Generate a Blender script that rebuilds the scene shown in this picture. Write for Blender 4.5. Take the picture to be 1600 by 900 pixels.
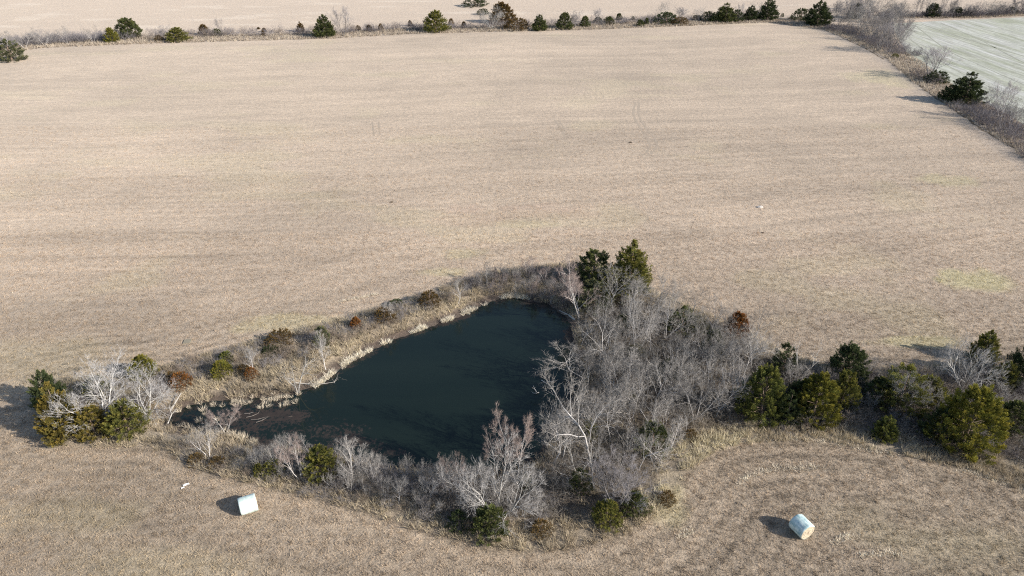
import bpy, math, random
import numpy as np
from mathutils import Vector, Matrix

for o in list(bpy.data.objects):
    bpy.data.objects.remove(o)
C = bpy.context.scene.collection
R = math.radians

# ------------------------------------------------------------------ camera, sky, sun, exposure
DENOISE = False
CAM_H, PITCH, FPX = 45.0, 30.0, 1067.0
cam = bpy.data.objects.new('camera', bpy.data.cameras.new('camera'))
C.objects.link(cam)
cam.location = (0, 0, CAM_H)
cam.rotation_euler = (R(90 - PITCH), 0, 0)
cam.data.sensor_width = 36.0
cam.data.lens = FPX / 1600 * 36.0
cam.data.clip_start = 0.5
cam.data.clip_end = 9000
bpy.context.scene.camera = cam

SUN_EL, SUN_AZ = 27.0, 112.0            # azimuth clockwise from +Y (the viewing direction)
world = bpy.data.worlds.new('World')
bpy.context.scene.world = world
world.use_nodes = True
wn = world.node_tree
sky = wn.nodes.new('ShaderNodeTexSky')
sky.sky_type = 'NISHITA'
sky.sun_disc = False
sky.sun_elevation = R(SUN_EL)
sky.sun_rotation = R(SUN_AZ)
sky.air_density = 1.0
sky.dust_density = 1.0
wn.links.new(sky.outputs[0], wn.nodes['Background'].inputs[0])
wn.nodes['Background'].inputs[1].default_value = 0.10

sl = bpy.data.lights.new('sun', 'SUN')
sl.energy = 4.2
sl.angle = R(0.5)
sl.color = (1.0, 0.925, 0.825)
sun = bpy.data.objects.new('sun', sl)
C.objects.link(sun)
sdir = Vector((math.sin(R(SUN_AZ)) * math.cos(R(SUN_EL)), math.cos(R(SUN_AZ)) * math.cos(R(SUN_EL)), math.sin(R(SUN_EL))))
sun.rotation_euler = sdir.to_track_quat('Z', 'Y').to_euler()
sun.location = (0, 0, 80)

vs = bpy.context.scene.view_settings
vs.view_transform = 'Standard'
vs.look = 'None'
vs.gamma = 1.0
vs.use_curve_mapping = False
vs.exposure = 0.85
cyc = bpy.context.scene.cycles
cyc.use_denoising = DENOISE
cyc.filter_width = 1.15
cyc.max_bounces = 5
cyc.volume_bounces = 0

# ------------------------------------------------------------------ pixel <-> ground
CP, SP = math.cos(R(PITCH)), math.sin(R(PITCH))
def gp(u, v, z=0.0):
    a, b = (u - 800) / FPX, (450 - v) / FPX
    dx, dy, dz = a, CP + b * SP, -SP + b * CP
    t = (z - CAM_H) / dz
    return Vector((dx * t, dy * t, z))
def depth(p):
    return p[1] * CP + (CAM_H - p[2]) * SP
def px2m(p, px):
    return px * depth(p) / FPX
def top_h(p, vtop):
    a = (450 - vtop) / FPX
    return CAM_H + p[1] * (a * CP - SP) / (CP + a * SP)

# ------------------------------------------------------------------ noise + polygon helpers (numpy)
def _hash(ix, iy, seed):
    h = (ix.astype(np.int64) * 374761393 + iy.astype(np.int64) * 668265263 + seed * 974711) & 0xffffffff
    h = ((h ^ (h >> 13)) * 1274126177) & 0xffffffff
    return ((h ^ (h >> 16)) & 0xffff) / 65535.0
def vnoise(x, y, seed=0):
    x = np.asarray(x, float); y = np.asarray(y, float)
    ix, iy = np.floor(x), np.floor(y)
    fx, fy = x - ix, y - iy
    fx, fy = fx * fx * (3 - 2 * fx), fy * fy * (3 - 2 * fy)
    a, b = _hash(ix, iy, seed), _hash(ix + 1, iy, seed)
    c, d = _hash(ix, iy + 1, seed), _hash(ix + 1, iy + 1, seed)
    return (a + (b - a) * fx) * (1 - fy) + (c + (d - c) * fx) * fy
def fbm(x, y, seed=0, octv=4):
    s, a, t = 0, 1.0, 0
    for i in range(octv):
        s = s + a * vnoise(x * 2 ** i, y * 2 ** i, seed + i * 17); t += a; a *= 0.55
    return s / t
def sst(a, b, x):
    t = np.clip((x - a) / (b - a), 0, 1)
    return t * t * (3 - 2 * t)
def smooth_poly(pts, it=2):
    for _ in range(it):
        q = []
        for i in range(len(pts)):
            a, b = pts[i], pts[(i + 1) % len(pts)]
            q += [(a[0] * .75 + b[0] * .25, a[1] * .75 + b[1] * .25), (a[0] * .25 + b[0] * .75, a[1] * .25 + b[1] * .75)]
        pts = q
    return pts
def sdist(x, y, poly):
    """signed distance to polygon, negative inside"""
    x = np.asarray(x, float); y = np.asarray(y, float)
    d = np.full(x.shape, 1e18); ins = np.zeros(x.shape, bool)
    n = len(poly)
    for i in range(n):
        ax, ay = poly[i]; bx, by = poly[(i + 1) % n]
        ex, ey = bx - ax, by - ay
        t = np.clip(((x - ax) * ex + (y - ay) * ey) / (ex * ex + ey * ey + 1e-12), 0, 1)
        d = np.minimum(d, (x - ax - t * ex) ** 2 + (y - ay - t * ey) ** 2)
        if ay != by:
            c = ((ay > y) != (by > y)) & (x < ex * (y - ay) / (by - ay) + ax)
            ins ^= c
    d = np.sqrt(d)
    return np.where(ins, -d, d)
def dline(x, y, pts):
    x = np.asarray(x, float); y = np.asarray(y, float)
    d = np.full(x.shape, 1e18)
    for (ax, ay), (bx, by) in zip(pts[:-1], pts[1:]):
        ex, ey = bx - ax, by - ay
        t = np.clip(((x - ax) * ex + (y - ay) * ey) / (ex * ex + ey * ey + 1e-12), 0, 1)
        d = np.minimum(d, (x - ax - t * ex) ** 2 + (y - ay - t * ey) ** 2)
    return np.sqrt(d)
def gpoly(px, z=0.0):
    return [tuple(gp(u, v, z)[:2]) for u, v in px]

WATER_Z = -0.75
POND_PX = [(262, 656), (278, 641), (305, 632), (350, 627), (400, 624), (450, 617), (486, 609), (508, 594), (545, 566),
           (592, 541), (642, 521), (700, 501), (742, 484), (775, 468), (800, 464), (830, 470), (862, 478), (880, 492),
           (893, 512), (897, 540), (912, 572), (910, 600), (893, 625), (880, 655), (862, 690), (840, 722), (790, 738),
           (735, 741), (680, 737), (630, 732), (585, 727), (545, 716), (505, 706), (470, 700), (430, 697), (395, 690),
           (362, 679), (320, 676), (288, 671)]
POND = smooth_poly(gpoly(POND_PX, WATER_Z), 1)
ROUGH_PX = [(62, 650), (72, 600), (140, 588), (205, 590), (300, 560), (400, 532), (500, 508), (590, 482), (680, 455),
            (760, 428), (830, 416), (900, 412), (960, 415), (1012, 448), (1060, 472), (1120, 497), (1180, 524), (1230, 556),
            (1300, 572), (1400, 577), (1480, 568), (1600, 556), (1760, 540), (1800, 860), (1600, 765), (1500, 733), (1390, 707), (1290, 692),
            (1200, 690), (1130, 700), (1085, 728), (1050, 772), (1020, 812), (965, 842), (900, 858), (830, 863), (740, 853),
            (660, 832), (560, 797), (450, 772), (380, 752), (300, 733), (250, 700), (190, 700), (115, 702), (75, 690)]
ROUGH = smooth_poly(gpoly(ROUGH_PX), 1)
THICK = smooth_poly(gpoly([(905, 480), (960, 455), (1040, 480), (1110, 505), (1180, 540), (1210, 580), (1300, 580), (1450, 585),
                           (1600, 570), (1720, 560), (1720, 740), (1600, 725), (1500, 705), (1390, 685), (1290, 672), (1180, 668), (1110, 675),
                           (1050, 700), (1020, 770), (960, 815), (860, 820), (760, 825), (660, 800), (560, 775), (470, 755), (400, 735),
                           (400, 705), (560, 725), (740, 745), (845, 735), (885, 660), (915, 600), (915, 570), (900, 520)]), 1)
ARM = gpoly([(255, 650), (300, 625), (400, 615), (490, 600), (520, 640), (500, 700), (420, 700), (330, 690), (270, 680)], WATER_Z)

HEDGE_PX = [(-200, 88), (0, 76), (60, 70), (200, 64), (330, 60), (520, 55), (640, 48), (760, 45), (900, 42), (1040, 37), (1200, 30), (1290, 42)]
HEDGE = [tuple(gp(u, v)[:2]) for u, v in HEDGE_PX]
FENCE_PX = [(1240, 28), (1300, 46), (1350, 66), (1400, 90), (1445, 128), (1500, 163), (1555, 195), (1600, 228), (1700, 300)]
FENCE = [tuple(gp(u, v)[:2]) for u, v in FENCE_PX]
TOPH_PX = [(1380, 26), (1450, 27), (1520, 26), (1600, 22), (1800, 14)]
TOPH = [tuple(gp(u, v)[:2]) for u, v in TOPH_PX]

def ground_z(x, y):
    x = np.asarray(x, float); y = np.asarray(y, float)
    near = (np.abs(x - 12) < 70) & (y > 30) & (y < 130)
    z = np.zeros(x.shape)
    if near.any():
        xn, yn = x[near], y[near]
        sd = sdist(xn, yn, POND) + (fbm(xn * .9, yn * .9, 5, 3) - .5) * 1.1
        zb = np.where(sd < 0, WATER_Z - 1.3 * sst(0, 4, -sd) - .02, WATER_Z + (0 - WATER_Z) * sst(0.0, 2.6, sd))
        rough = sst(0.5, -1.5, sdist(xn, yn, ROUGH))
        zb = zb + (fbm(xn * .7, yn * .7, 9, 3) - .5) * .28 * rough * sst(0.2, 2.5, sd)
        # shallow mud bars in the narrow arm of the pond
        arm = sst(-.5, -4.5, sdist(xn, yn, ARM))
        bar = sst(.52, .70, fbm(xn * .38 + 3.1, yn * 1.25, 21, 4))
        zb = np.where((sd < 0), np.maximum(zb, WATER_Z - .14 + .20 * bar * arm - (1 - arm) * .35), zb)
        z[near] = zb
    return z
def gz(x, y):
    return float(ground_z(np.array([x]), np.array([y]))[0])

def field_rgb(x, y):
    """albedo of the mown grass: windrow streaks, patches, and the unmown / thicket floor"""
    x = np.asarray(x, float); y = np.asarray(y, float)
    ca, sa = math.cos(R(8)), math.sin(R(8))
    wob = (fbm(x * .012, y * .012, 31, 2) - .5) * 16
    yr = -x * sa + y * ca + wob
    xr = x * ca + y * sa
    dr = sdist(x, y, ROUGH)
    near = np.exp(-np.clip(dr, 0, 400) / 14.0)
    s1 = fbm(xr * .018, yr * .35, 41, 4) - .5
    s2 = fbm(xr * .05, yr * 1.1, 47, 3) - .5
    s3 = fbm(xr * .012, dr * .45, 53, 3) - .5
    patch = fbm(x * .03, y * .03, 61, 4) - .5
    patch2 = fbm(x * .09, y * .09, 67, 3) - .5
    v = 1 + (s1 * .42 + s2 * .26) * (1 - near) + s3 * .65 * near + patch * .34 + patch2 * .24
    ln1 = sst(.25, .95, np.sin(yr * 2 * np.pi / 2.7 + 3 * vnoise(xr * .03, yr * .03, 111))) * fbm(xr * .02, yr * .12, 113, 2)
    ln2 = sst(.2, .95, np.sin(dr * 2 * np.pi / 1.55 + 2.5 * vnoise(x * .08, y * .08, 115))) * fbm(x * .05, y * .05, 117, 2)
    v = v - .12 * (ln1 - .15) * (1 - near) - (.12 + .52 * sst(74, 60, y)) * (ln2 - .15) * np.exp(-np.clip(dr, 0, 400) / 26.0)
    base = np.stack([np.full(x.shape, .385), np.full(x.shape, .303), np.full(x.shape, .225)], -1)
    col = base * v[..., None]
    def mixc(col, c, m):
        return col * (1 - m[..., None]) + np.array(c) * m[..., None]
    # greyer tone near the bales
    nm = (.62 * sst(88, 52, y))[..., None]
    col = col * (1 - nm) + np.array((.245, .200, .146)) * v[..., None] * nm
    # yellow-green regrowth, here and there and in the known spots
    yg = sst(.60, .78, fbm(x * .06 + 7, y * .10, 71, 3)) * .14
    for (u, vv, ru, rv, k) in [(1520, 437, 4.5, 3.0, .8), (440, 505, 7, 2, .45), (1440, 533, 6, 1.2, .6), (720, 395, 4, 2, .4), (1040, 775, 2, 3, .5),
                               (1490, 283, 6, 3, .5), (690, 425, 4, 1.2, .5), (1395, 122, 12, 10, .5), (820, 350, 6, 1.5, .4)]:
        p = gp(u, vv)
        q = ((x - p.x) / ru) ** 2 + ((y - p.y) / rv) ** 2 + (fbm(x * .4, y * .4, 73, 3) - .5) * 2.5
        yg = np.maximum(yg, .75 * k * sst(1.6, .2, q))
    col = mixc(col, (.42, .385, .20), yg)
    # reddish bluestem patches
    rd = np.zeros(x.shape)
    for (u, vv, ru, rv, k) in [(830, 330, 12, 3, .5), (740, 345, 7, 2, .4), (880, 328, 6, 2, .4)]:
        p = gp(u, vv)
        q = ((x - p.x) / ru) ** 2 + ((y - p.y) / rv) ** 2 + (fbm(x * .3, y * .3, 79, 3) - .5) * 2.5
        rd = np.maximum(rd, .5 * k * sst(1.6, .2, q))
    col = mixc(col, (.40, .27, .205), rd)
    # field beyond the far hedgerow: paler and pinker
    hx, hy = np.array([p[0] for p in HEDGE]), np.array([p[1] for p in HEDGE])
    yh = np.interp(x, hx, hy)
    far = sst(0, 4, y - yh - 3)
    col = mixc(col, (.425, .338, .262), far * .75)
    wk = sst(.66, .74, fbm(x * .035, y * .11, 83, 3)) * far
    col = mixc(col, (.62, .54, .44), wk * .3)
    # hedge floors: grey-tan dead brush and rank grass
    hb = sst(9, 4, np.minimum(np.minimum(dline(x, y, HEDGE), dline(x, y, FENCE)), dline(x, y, TOPH)) + (fbm(x * .15, y * .15, 87, 3) - .5) * 5)
    col = mixc(col, (.27, .225, .185), hb * .75)
    # unmown floor
    un = sst(.6, -.8, dr + (fbm(x * .8, y * .8, 91, 3) - .5) * 1.6)
    mot = fbm(x * 1.4, y * 1.4, 93, 3)[..., None]
    col = mixc(col, (.30, .25, .185), un * .85) * (1 - .5 * un[..., None] * (mot - .35))
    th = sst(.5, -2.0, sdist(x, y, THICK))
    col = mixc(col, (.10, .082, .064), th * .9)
    sp = sdist(x, y, POND)
    mud = sst(1.7, .7, sp)
    col = mixc(col, (.075, .055, .045), mud * .9)
    arm = sst(1.0, -1.0, sdist(x, y, ARM)) * sst(.6, 0, sp)
    col = mixc(col, (.070, .054, .042), arm)
    return np.clip(col, .01, .9)

# ------------------------------------------------------------------ mesh + object helpers
def mesh_np(name, verts, tris, cols=None, mat=None, smooth=False):
    verts = np.asarray(verts, np.float32); tris = np.asarray(tris, np.int32)
    me = bpy.data.meshes.new(name)
    k = tris.shape[1]
    me.vertices.add(len(verts)); me.vertices.foreach_set('co', verts.ravel())
    me.loops.add(tris.size); me.loops.foreach_set('vertex_index', tris.ravel())
    me.polygons.add(len(tris))
    me.polygons.foreach_set('loop_start', np.arange(0, tris.size, k, dtype=np.int32))
    me.polygons.foreach_set('loop_total', np.full(len(tris), k, np.int32))
    if smooth:
        me.polygons.foreach_set('use_smooth', np.ones(len(tris), bool))
    me.update(calc_edges=True)
    if cols is not None:
        a = me.color_attributes.new('Col', 'FLOAT_COLOR', 'POINT')
        c = np.ones((len(verts), 4), np.float32); c[:, :3] = cols
        a.data.foreach_set('color', c.ravel())
    if mat:
        me.materials.append(mat)
    return me
def link(name, me, parent=None, **props):
    o = bpy.data.objects.new(name, me)
    C.objects.link(o)
    if parent:
        o.parent = parent
    for k, v in props.items():
        if v is not None:
            o[k] = v
    return o

# ------------------------------------------------------------------ materials
class NT:
    def __init__(s, name):
        s.m = bpy.data.materials.new(name); s.m.use_nodes = True
        s.t = s.m.node_tree; s.b = s.t.nodes['Principled BSDF']
    def n(s, typ, **kw):
        nd = s.t.nodes.new(typ)
        for k, v in kw.items():
            if k in nd.inputs.keys() if isinstance(k, str) else False:
                nd.inputs[k].default_value = v
            else:
                setattr(nd, k, v)
        return nd
    def l(s, a, b):
        s.t.links.new(a, b)
    def noise(s, vec, scale, detail=3, rough=.55):
        nd = s.t.nodes.new('ShaderNodeTexNoise')
        nd.inputs['Scale'].default_value = scale; nd.inputs['Detail'].default_value = detail; nd.inputs['Roughness'].default_value = rough
        if vec is not None: s.l(vec, nd.inputs['Vector'])
        return nd.outputs['Fac']
    def mapr(s, x, a, b, c, d):
        nd = s.t.nodes.new('ShaderNodeMapRange')
        for i, v in enumerate((a, b, c, d)): nd.inputs[i + 1].default_value = v
        s.l(x, nd.inputs[0]); return nd.outputs[0]
    def math(s, op, a, b=None):
        nd = s.t.nodes.new('ShaderNodeMath'); nd.operation = op
        for i, v in enumerate((a, b)):
            if v is None: continue
            if isinstance(v, (int, float)): nd.inputs[i].default_value = v
            else: s.l(v, nd.inputs[i])
        return nd.outputs[0]
    def mix(s, f, a, b, mode='MIX'):
        nd = s.t.nodes.new('ShaderNodeMix'); nd.data_type = 'RGBA'; nd.blend_type = mode
        for i, v in ((0, f), (6, a), (7, b)):
            if isinstance(v, (int, float)): nd.inputs[i].default_value = v
            elif isinstance(v, tuple): nd.inputs[i].default_value = (*v, 1)
            else: s.l(v, nd.inputs[i])
        return nd.outputs[2]
    def scale(s, col, f):
        nd = s.t.nodes.new('ShaderNodeVectorMath'); nd.operation = 'SCALE'
        s.l(col, nd.inputs[0]); s.l(f, nd.inputs['Scale']); return nd.outputs[0]
    def attr(s, name):
        nd = s.t.nodes.new('ShaderNodeAttribute'); nd.attribute_name = name; return nd.outputs['Color']
    def pos(s, sc=None, rot=0):
        g = s.t.nodes.new('ShaderNodeNewGeometry')
        if sc is None: return g.outputs['Position']
        mp = s.t.nodes.new('ShaderNodeMapping'); s.l(g.outputs['Position'], mp.inputs['Vector'])
        mp.vector_type = 'TEXTURE'
        mp.inputs['Scale'].default_value = tuple(1 / k for k in sc); mp.inputs['Rotation'].default_value = (0, 0, rot)
        return mp.outputs['Vector']
    def ocol(s):
        nd = s.t.nodes.new('ShaderNodeObjectInfo'); return nd.outputs['Color'], nd.outputs['Random']
    def bump(s, h, strength=.5, dist=.05):
        nd = s.t.nodes.new('ShaderNodeBump'); nd.inputs['Strength'].default_value = strength; nd.inputs['Distance'].default_value = dist
        s.l(h, nd.inputs['Height']); s.l(nd.outputs[0], s.b.inputs['Normal'])
    def fin(s, col=None, rough=.9, spec=.15, sheen=0):
        if col is not None:
            if isinstance(col, tuple): s.b.inputs['Base Color'].default_value = (*col, 1)
            else: s.l(col, s.b.inputs['Base Color'])
        s.b.inputs['Roughness'].default_value = rough
        s.b.inputs['Specular IOR Level'].default_value = spec
        if sheen:
            s.b.inputs['Sheen Weight'].default_value = sheen; s.b.inputs['Sheen Roughness'].default_value = .5
            s.b.inputs['Sheen Tint'].default_value = (.95, .89, .82, 1)
        return s.m

def mat_ground():
    m = NT('dry_grass_ground')
    col = m.attr('Col')
    fine = m.noise(m.pos(), 5.0, 4, .7)
    med = m.noise(m.pos(), 1.1, 3, .6)
    strk = m.noise(m.pos((.16, 1.3, 1), R(8)), 1.0, 4, .65)
    f = m.math('MULTIPLY', m.mapr(fine, .3, .7, .62, 1.30), m.mapr(med, .3, .7, .80, 1.18))
    f = m.math('MULTIPLY', f, m.mapr(strk, .3, .7, .87, 1.12))
    m.bump(m.math('ADD', fine, med), .9, .16)
    return m.fin(m.scale(col, f), 1.0, .05, .22)
def mat_vcol(name, rough=.9, spec=.1, sheen=0, obj=False, var=.25, trans=0):
    m = NT(name)
    col = m.attr('Col')
    oc, rnd = m.ocol()
    if obj: col = m.mix(1.0, col, oc, 'MULTIPLY')
    if var:
        n = m.noise(m.pos(), 1.7, 3, .6)
        col = m.scale(col, m.math('MULTIPLY', m.mapr(n, .3, .7, 1 - var, 1 + var), m.mapr(rnd, 0, 1, 1 - var * .6, 1 + var * .6)))
    r = m.fin(col, rough, spec, sheen)
    if trans:
        tb = m.t.nodes.new('ShaderNodeBsdfTranslucent'); m.l(col, tb.inputs['Color'])
        mx = m.t.nodes.new('ShaderNodeMixShader'); mx.inputs[0].default_value = trans
        m.l(m.b.outputs[0], mx.inputs[1]); m.l(tb.outputs[0], mx.inputs[2]); m.l(mx.outputs[0], m.t.nodes['Material Output'].inputs['Surface'])
    return r
M = {
    'ground': mat_ground(),
    'grass': mat_vcol('dry_grass_blades', 1.0, .05, .1, var=.12, trans=.25),
    'bark': mat_vcol('grey_bark', .9, .15, 0, obj=True, var=.22),
    'cedar': mat_vcol('cedar_foliage', .85, .15, .03, obj=True, var=.22, trans=.2),
}
def mat_water():
    m = NT('dark_pond_water')
    col = m.attr('Col')
    sep = m.t.nodes.new('ShaderNodeSeparateColor'); m.l(col, sep.inputs[0])
    n1 = m.noise(m.pos(), 3.2, 5, .72)
    n2 = m.noise(m.pos((.5, 1.2, 1)), .5, 3, .6)
    msk = m.math('ADD', m.math('ADD', m.math('MULTIPLY', sep.outputs[0], .62), m.math('MULTIPLY', m.math('SUBTRACT', n1, .5), .9)),
                 m.math('MULTIPLY', m.math('SUBTRACT', n2, .5), .7))
    scum = m.mapr(msk, .40, .50, 0, 1)
    w = m.mix(m.noise(m.pos((.04, .22, 1)), 1.0, 3, .5), (.004, .009, .008), (.011, .018, .014))
    s = m.mix(m.noise(m.pos(), 1.3, 3, .6), (.013, .010, .012), (.050, .040, .032))
    calm = m.mapr(m.noise(m.pos((.03, .14, 1)), 1.0, 3, .5), .4, .6, .05, .11)
    m.l(m.math('MAXIMUM', m.mapr(scum, 0, 1, .0, .8), calm), m.b.inputs['Roughness'])
    r = m.noise(m.pos((.35, 1.3, 1)), 2.2, 3, .6)
    m.bump(r, .05, .012)
    c = m.mix(scum, w, s)
    m.l(c, m.b.inputs['Base Color'])
    m.b.inputs['Specular IOR Level'].default_value = .5
    m.b.inputs['IOR'].default_value = 1.33
    return m.m
M['water'] = mat_water()
def mat_frost():
    m = NT('frosted_winter_wheat')
    _a, _b = gp(1440, 38), gp(1600, 90)
    a = math.atan2(_b.y - _a.y, _b.x - _a.x)
    n1 = m.noise(m.pos((.025, .22, 1), a), 1.0, 5, .7)
    n2 = m.noise(m.pos((.05, .9, 1), a), 1.0, 4, .65)
    n3 = m.noise(m.pos(), .05, 3, .6)
    c = m.mix(m.mapr(n3, .35, .65, 0, 1), (.19, .22, .145), (.28, .30, .24))
    c = m.mix(m.mapr(n1, .40, .66, 0, 1), c, (.39, .40, .385))
    c = m.scale(c, m.mapr(n2, .34, .66, .62, 1.25))
    c = m.scale(c, m.mapr(m.noise(m.pos(), .6, 4, .7), .3, .7, .75, 1.2))
    return m.fin(c, 1.0, .1, .2)
M['frost'] = mat_frost()

# ------------------------------------------------------------------ ground sheet
def lines(segs):
    out = []
    for a, b, st in segs:
        out += list(np.arange(a, b - 1e-6, st))
    out.append(segs[-1][1])
    return np.array(out)
def sparse(a, b, n):
    return list(np.geomspace(a, b, n))
gx = np.concatenate([-np.array(sparse(262, 5000, 14))[::-1], lines([(-255, -36, 1.5), (-36, 62, .38), (62, 256.5, 1.5)]), np.array(sparse(262, 5000, 14))])
gy = np.concatenate([np.array([-3000, -800, -200, -60, 0, 15]), lines([(22, 46, .8), (46, 108, .38), (108, 150, 1.0), (150, 400, 1.6)]), np.array(sparse(410, 6000, 14))])
GX, GY = np.meshgrid(gx, gy)
gzv = ground_z(GX.ravel(), GY.ravel())
gv = np.stack([GX.ravel(), GY.ravel(), gzv], -1)
nx, ny = len(gx), len(gy)
ii = (np.arange(ny - 1)[:, None] * nx + np.arange(nx - 1)[None, :]).ravel()
gq = np.stack([ii, ii + 1, ii + nx + 1, ii + nx], -1)
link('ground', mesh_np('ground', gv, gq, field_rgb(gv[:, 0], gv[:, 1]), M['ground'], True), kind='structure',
     label='mown tan hay field with faint windrow lines around the pond', category='field')

# frosted wheat field behind the fence row
FROST_PX = [(1392, 37), (1420, 90), (1462, 122), (1520, 150), (1580, 182), (1660, 235), (1800, 300), (2300, 300), (2300, 10), (1800, 18), (1600, 27), (1480, 32)]
fp = [(*gp(u, v)[:2], .02) for u, v in FROST_PX]
me = bpy.data.meshes.new('frosted_wheat_field')
me.from_pydata(fp, [], [list(range(len(fp)))]); me.materials.append(M['frost'])
link('frosted_wheat_field', me, kind='structure', label='frosty pale green wheat field beyond the fence row', category='field')
def strip(name, pts, width, z, mat, **kw):
    vs_, fs = [], []
    n = len(pts)
    for i, p in enumerate(pts):
        a, b = Vector(pts[max(i - 1, 0)]), Vector(pts[min(i + 1, n - 1)])
        t = (b - a).normalized(); nrm = Vector((-t.y, t.x))
        w = width * (.75 + .5 * random.random())
        for s in (-.5, .5):
            vs_.append((p[0] + nrm.x * w * s, p[1] + nrm.y * w * s, z))
        if i: fs.append((2 * i - 2, 2 * i, 2 * i + 1, 2 * i - 1))
    me = bpy.data.meshes.new(name); me.from_pydata(vs_, [], fs); me.materials.append(mat)
    return link(name, me, **kw)
def spline(pts, n=10):
    out = []
    P = [pts[0]] + list(pts) + [pts[-1]]
    for i in range(1, len(P) - 2):
        for k in range(n):
            t = k / n
            out.append(tuple(.5 * ((2 * P[i][j]) + (-P[i - 1][j] + P[i + 1][j]) * t + (2 * P[i - 1][j] - 5 * P[i][j] + 4 * P[i + 1][j] - P[i + 2][j]) * t * t
                       + (-P[i - 1][j] + 3 * P[i][j] - 3 * P[i + 1][j] + P[i + 2][j]) * t ** 3) for j in range(2)))
    out.append(tuple(pts[-1])[:2])
    return out
random.seed(3)
mt = NT('bare_soil_track'); mt = mt.fin(mt.mix(mt.noise(mt.pos(), .8, 3), (.15, .15, .11), (.42, .43, .37)), 1.0, .05)
for pts, w in [([(1430, 40), (1480, 78), (1540, 106), (1640, 150)], .45), ([(1440, 38), (1500, 58), (1560, 76), (1660, 106)], .8),
               ([(1470, 36), (1530, 62), (1600, 98), (1700, 140)], .5), ([(1420, 60), (1470, 96), (1530, 128), (1600, 160)], .4)]:
    strip('tramline', spline([gp(*p)[:2] for p in pts], 12), w, .026, mt, kind='structure')
mt2 = NT('pressed_grass_track'); mt2 = mt2.fin(mt2.mix(mt2.noise(mt2.pos(), 1.5, 4), (.20, .16, .12), (.35, .28, .21)), 1.0, .05, .2)
for pts, w in [([(993, 160), (990, 178), (1000, 200), (1014, 222), (1012, 236), (1000, 243)], .5), ([(999, 160), (998, 178), (1008, 198), (1024, 218), (1025, 232), (1012, 243)], .5),
               ([(868, 188), (874, 198), (884, 216)], .55), ([(874, 188), (881, 200), (889, 214)], .35), ([(582, 190), (584, 212)], .35), ([(592, 190), (593, 210)], .3)]:
    strip('tyre_track', spline([gp(*p)[:2] for p in pts], 8), w, .006, mt2, kind='structure')
# flat dark brown strip where the field meets the fence row
mt3 = NT('edge_strip_brown'); mt3 = mt3.fin(mt3.mix(mt3.noise(mt3.pos(), 1.2, 4), (.07, .055, .042), (.22, .18, .13)), 1.0, .05)
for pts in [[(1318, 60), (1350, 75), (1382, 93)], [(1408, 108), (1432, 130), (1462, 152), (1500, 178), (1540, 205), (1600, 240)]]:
    strip('field_edge_strip', [(a + random.gauss(0, .25), b + random.gauss(0, .25)) for a, b in spline([gp(*p)[:2] for p in pts], 14)], .55, .008, mt3, kind='structure')

# ------------------------------------------------------------------ pond water
wx, wy = np.arange(-36, 16, .45), np.arange(42, 106, .45)
WX, WY = np.meshgrid(wx, wy)
sdw = sdist(WX.ravel(), WY.ravel(), POND)
armw = sst(2.5, -4.0, sdist(WX.ravel(), WY.ravel(), ARM))
# litter gathers in the arm and along the shores
scum = np.clip(np.maximum(armw * .80, sst(-2.6, -.2, sdw) * .75), 0, 1)
so = gpoly([(430, 640), (560, 640), (640, 690), (720, 720), (560, 735), (450, 705)], WATER_Z)
scum = np.maximum(scum, sst(1.5, -3, sdist(WX.ravel(), WY.ravel(), so)) * .72)
ww = len(wx)
ii = (np.arange(len(wy) - 1)[:, None] * ww + np.arange(ww - 1)[None, :]).ravel()
q = np.stack([ii, ii + 1, ii + ww + 1, ii + ww], -1)
q = q[(sdw[q] < 1.6).any(1)]
used = np.unique(q); remap = -np.ones(len(sdw), int); remap[used] = np.arange(len(used))
wv = np.stack([WX.ravel(), WY.ravel(), np.full(len(sdw), WATER_Z)], -1)[used]
link('pond_water', mesh_np('pond_water', wv, remap[q], np.stack([scum[used]] * 3, -1), M['water'], True), kind='structure',
     label='dark still pond water with leaf litter along its shores', category='water')

# ------------------------------------------------------------------ grass
def blades(P, n, h, spread, width, col, rng, lean=.45, zf=None, jit=.22):
    """P (N,2) clump centres; n blades each (triangles). returns verts, tris, cols"""
    N = len(P)
    h = np.broadcast_to(h, (N,)); spread = np.broadcast_to(spread, (N,)); width = np.broadcast_to(width, (N,))
    ang = rng.uniform(0, 2 * np.pi, (N, n)); rad = spread[:, None] * np.sqrt(rng.uniform(0, 1, (N, n)))
    bx = P[:, 0, None] + rad * np.cos(ang); by = P[:, 1, None] + rad * np.sin(ang)
    z0 = zf if zf is not None else ground_z(P[:, 0], P[:, 1])
    a2 = ang + rng.normal(0, .9, (N, n)); hh = h[:, None] * rng.uniform(.55, 1.15, (N, n)); ln = hh * lean * rng.uniform(.3, 1.6, (N, n))
    wa = rng.uniform(0, np.pi, (N, n)); w = width[:, None] * rng.uniform(.6, 1.3, (N, n))
    z = np.broadcast_to(z0[:, None], (N, n)) - .02
    A = np.stack([bx - w * np.cos(wa) / 2, by - w * np.sin(wa) / 2, z], -1)
    B = np.stack([bx + w * np.cos(wa) / 2, by + w * np.sin(wa) / 2, z], -1)
    T = np.stack([bx + ln * np.cos(a2), by + ln * np.sin(a2), z + hh], -1)
    V = np.stack([A, B, T], 2).reshape(-1, 3)
    c = col[:, None, None, :] * rng.uniform(1 - jit, 1 + jit, (N, n, 1, 1))
    c = np.broadcast_to(c, (N, n, 3, 3)).reshape(-1, 3)
    return V, np.arange(len(V)).reshape(-1, 3), np.clip(c, .01, .9)
def join(parts):
    off, V, T, K = 0, [], [], []
    for v, t, c in parts:
        V.append(v); T.append(t + off); K.append(c); off += len(v)
    return np.concatenate(V), np.concatenate(T), np.concatenate(K)
rng = np.random.default_rng(11)
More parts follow.
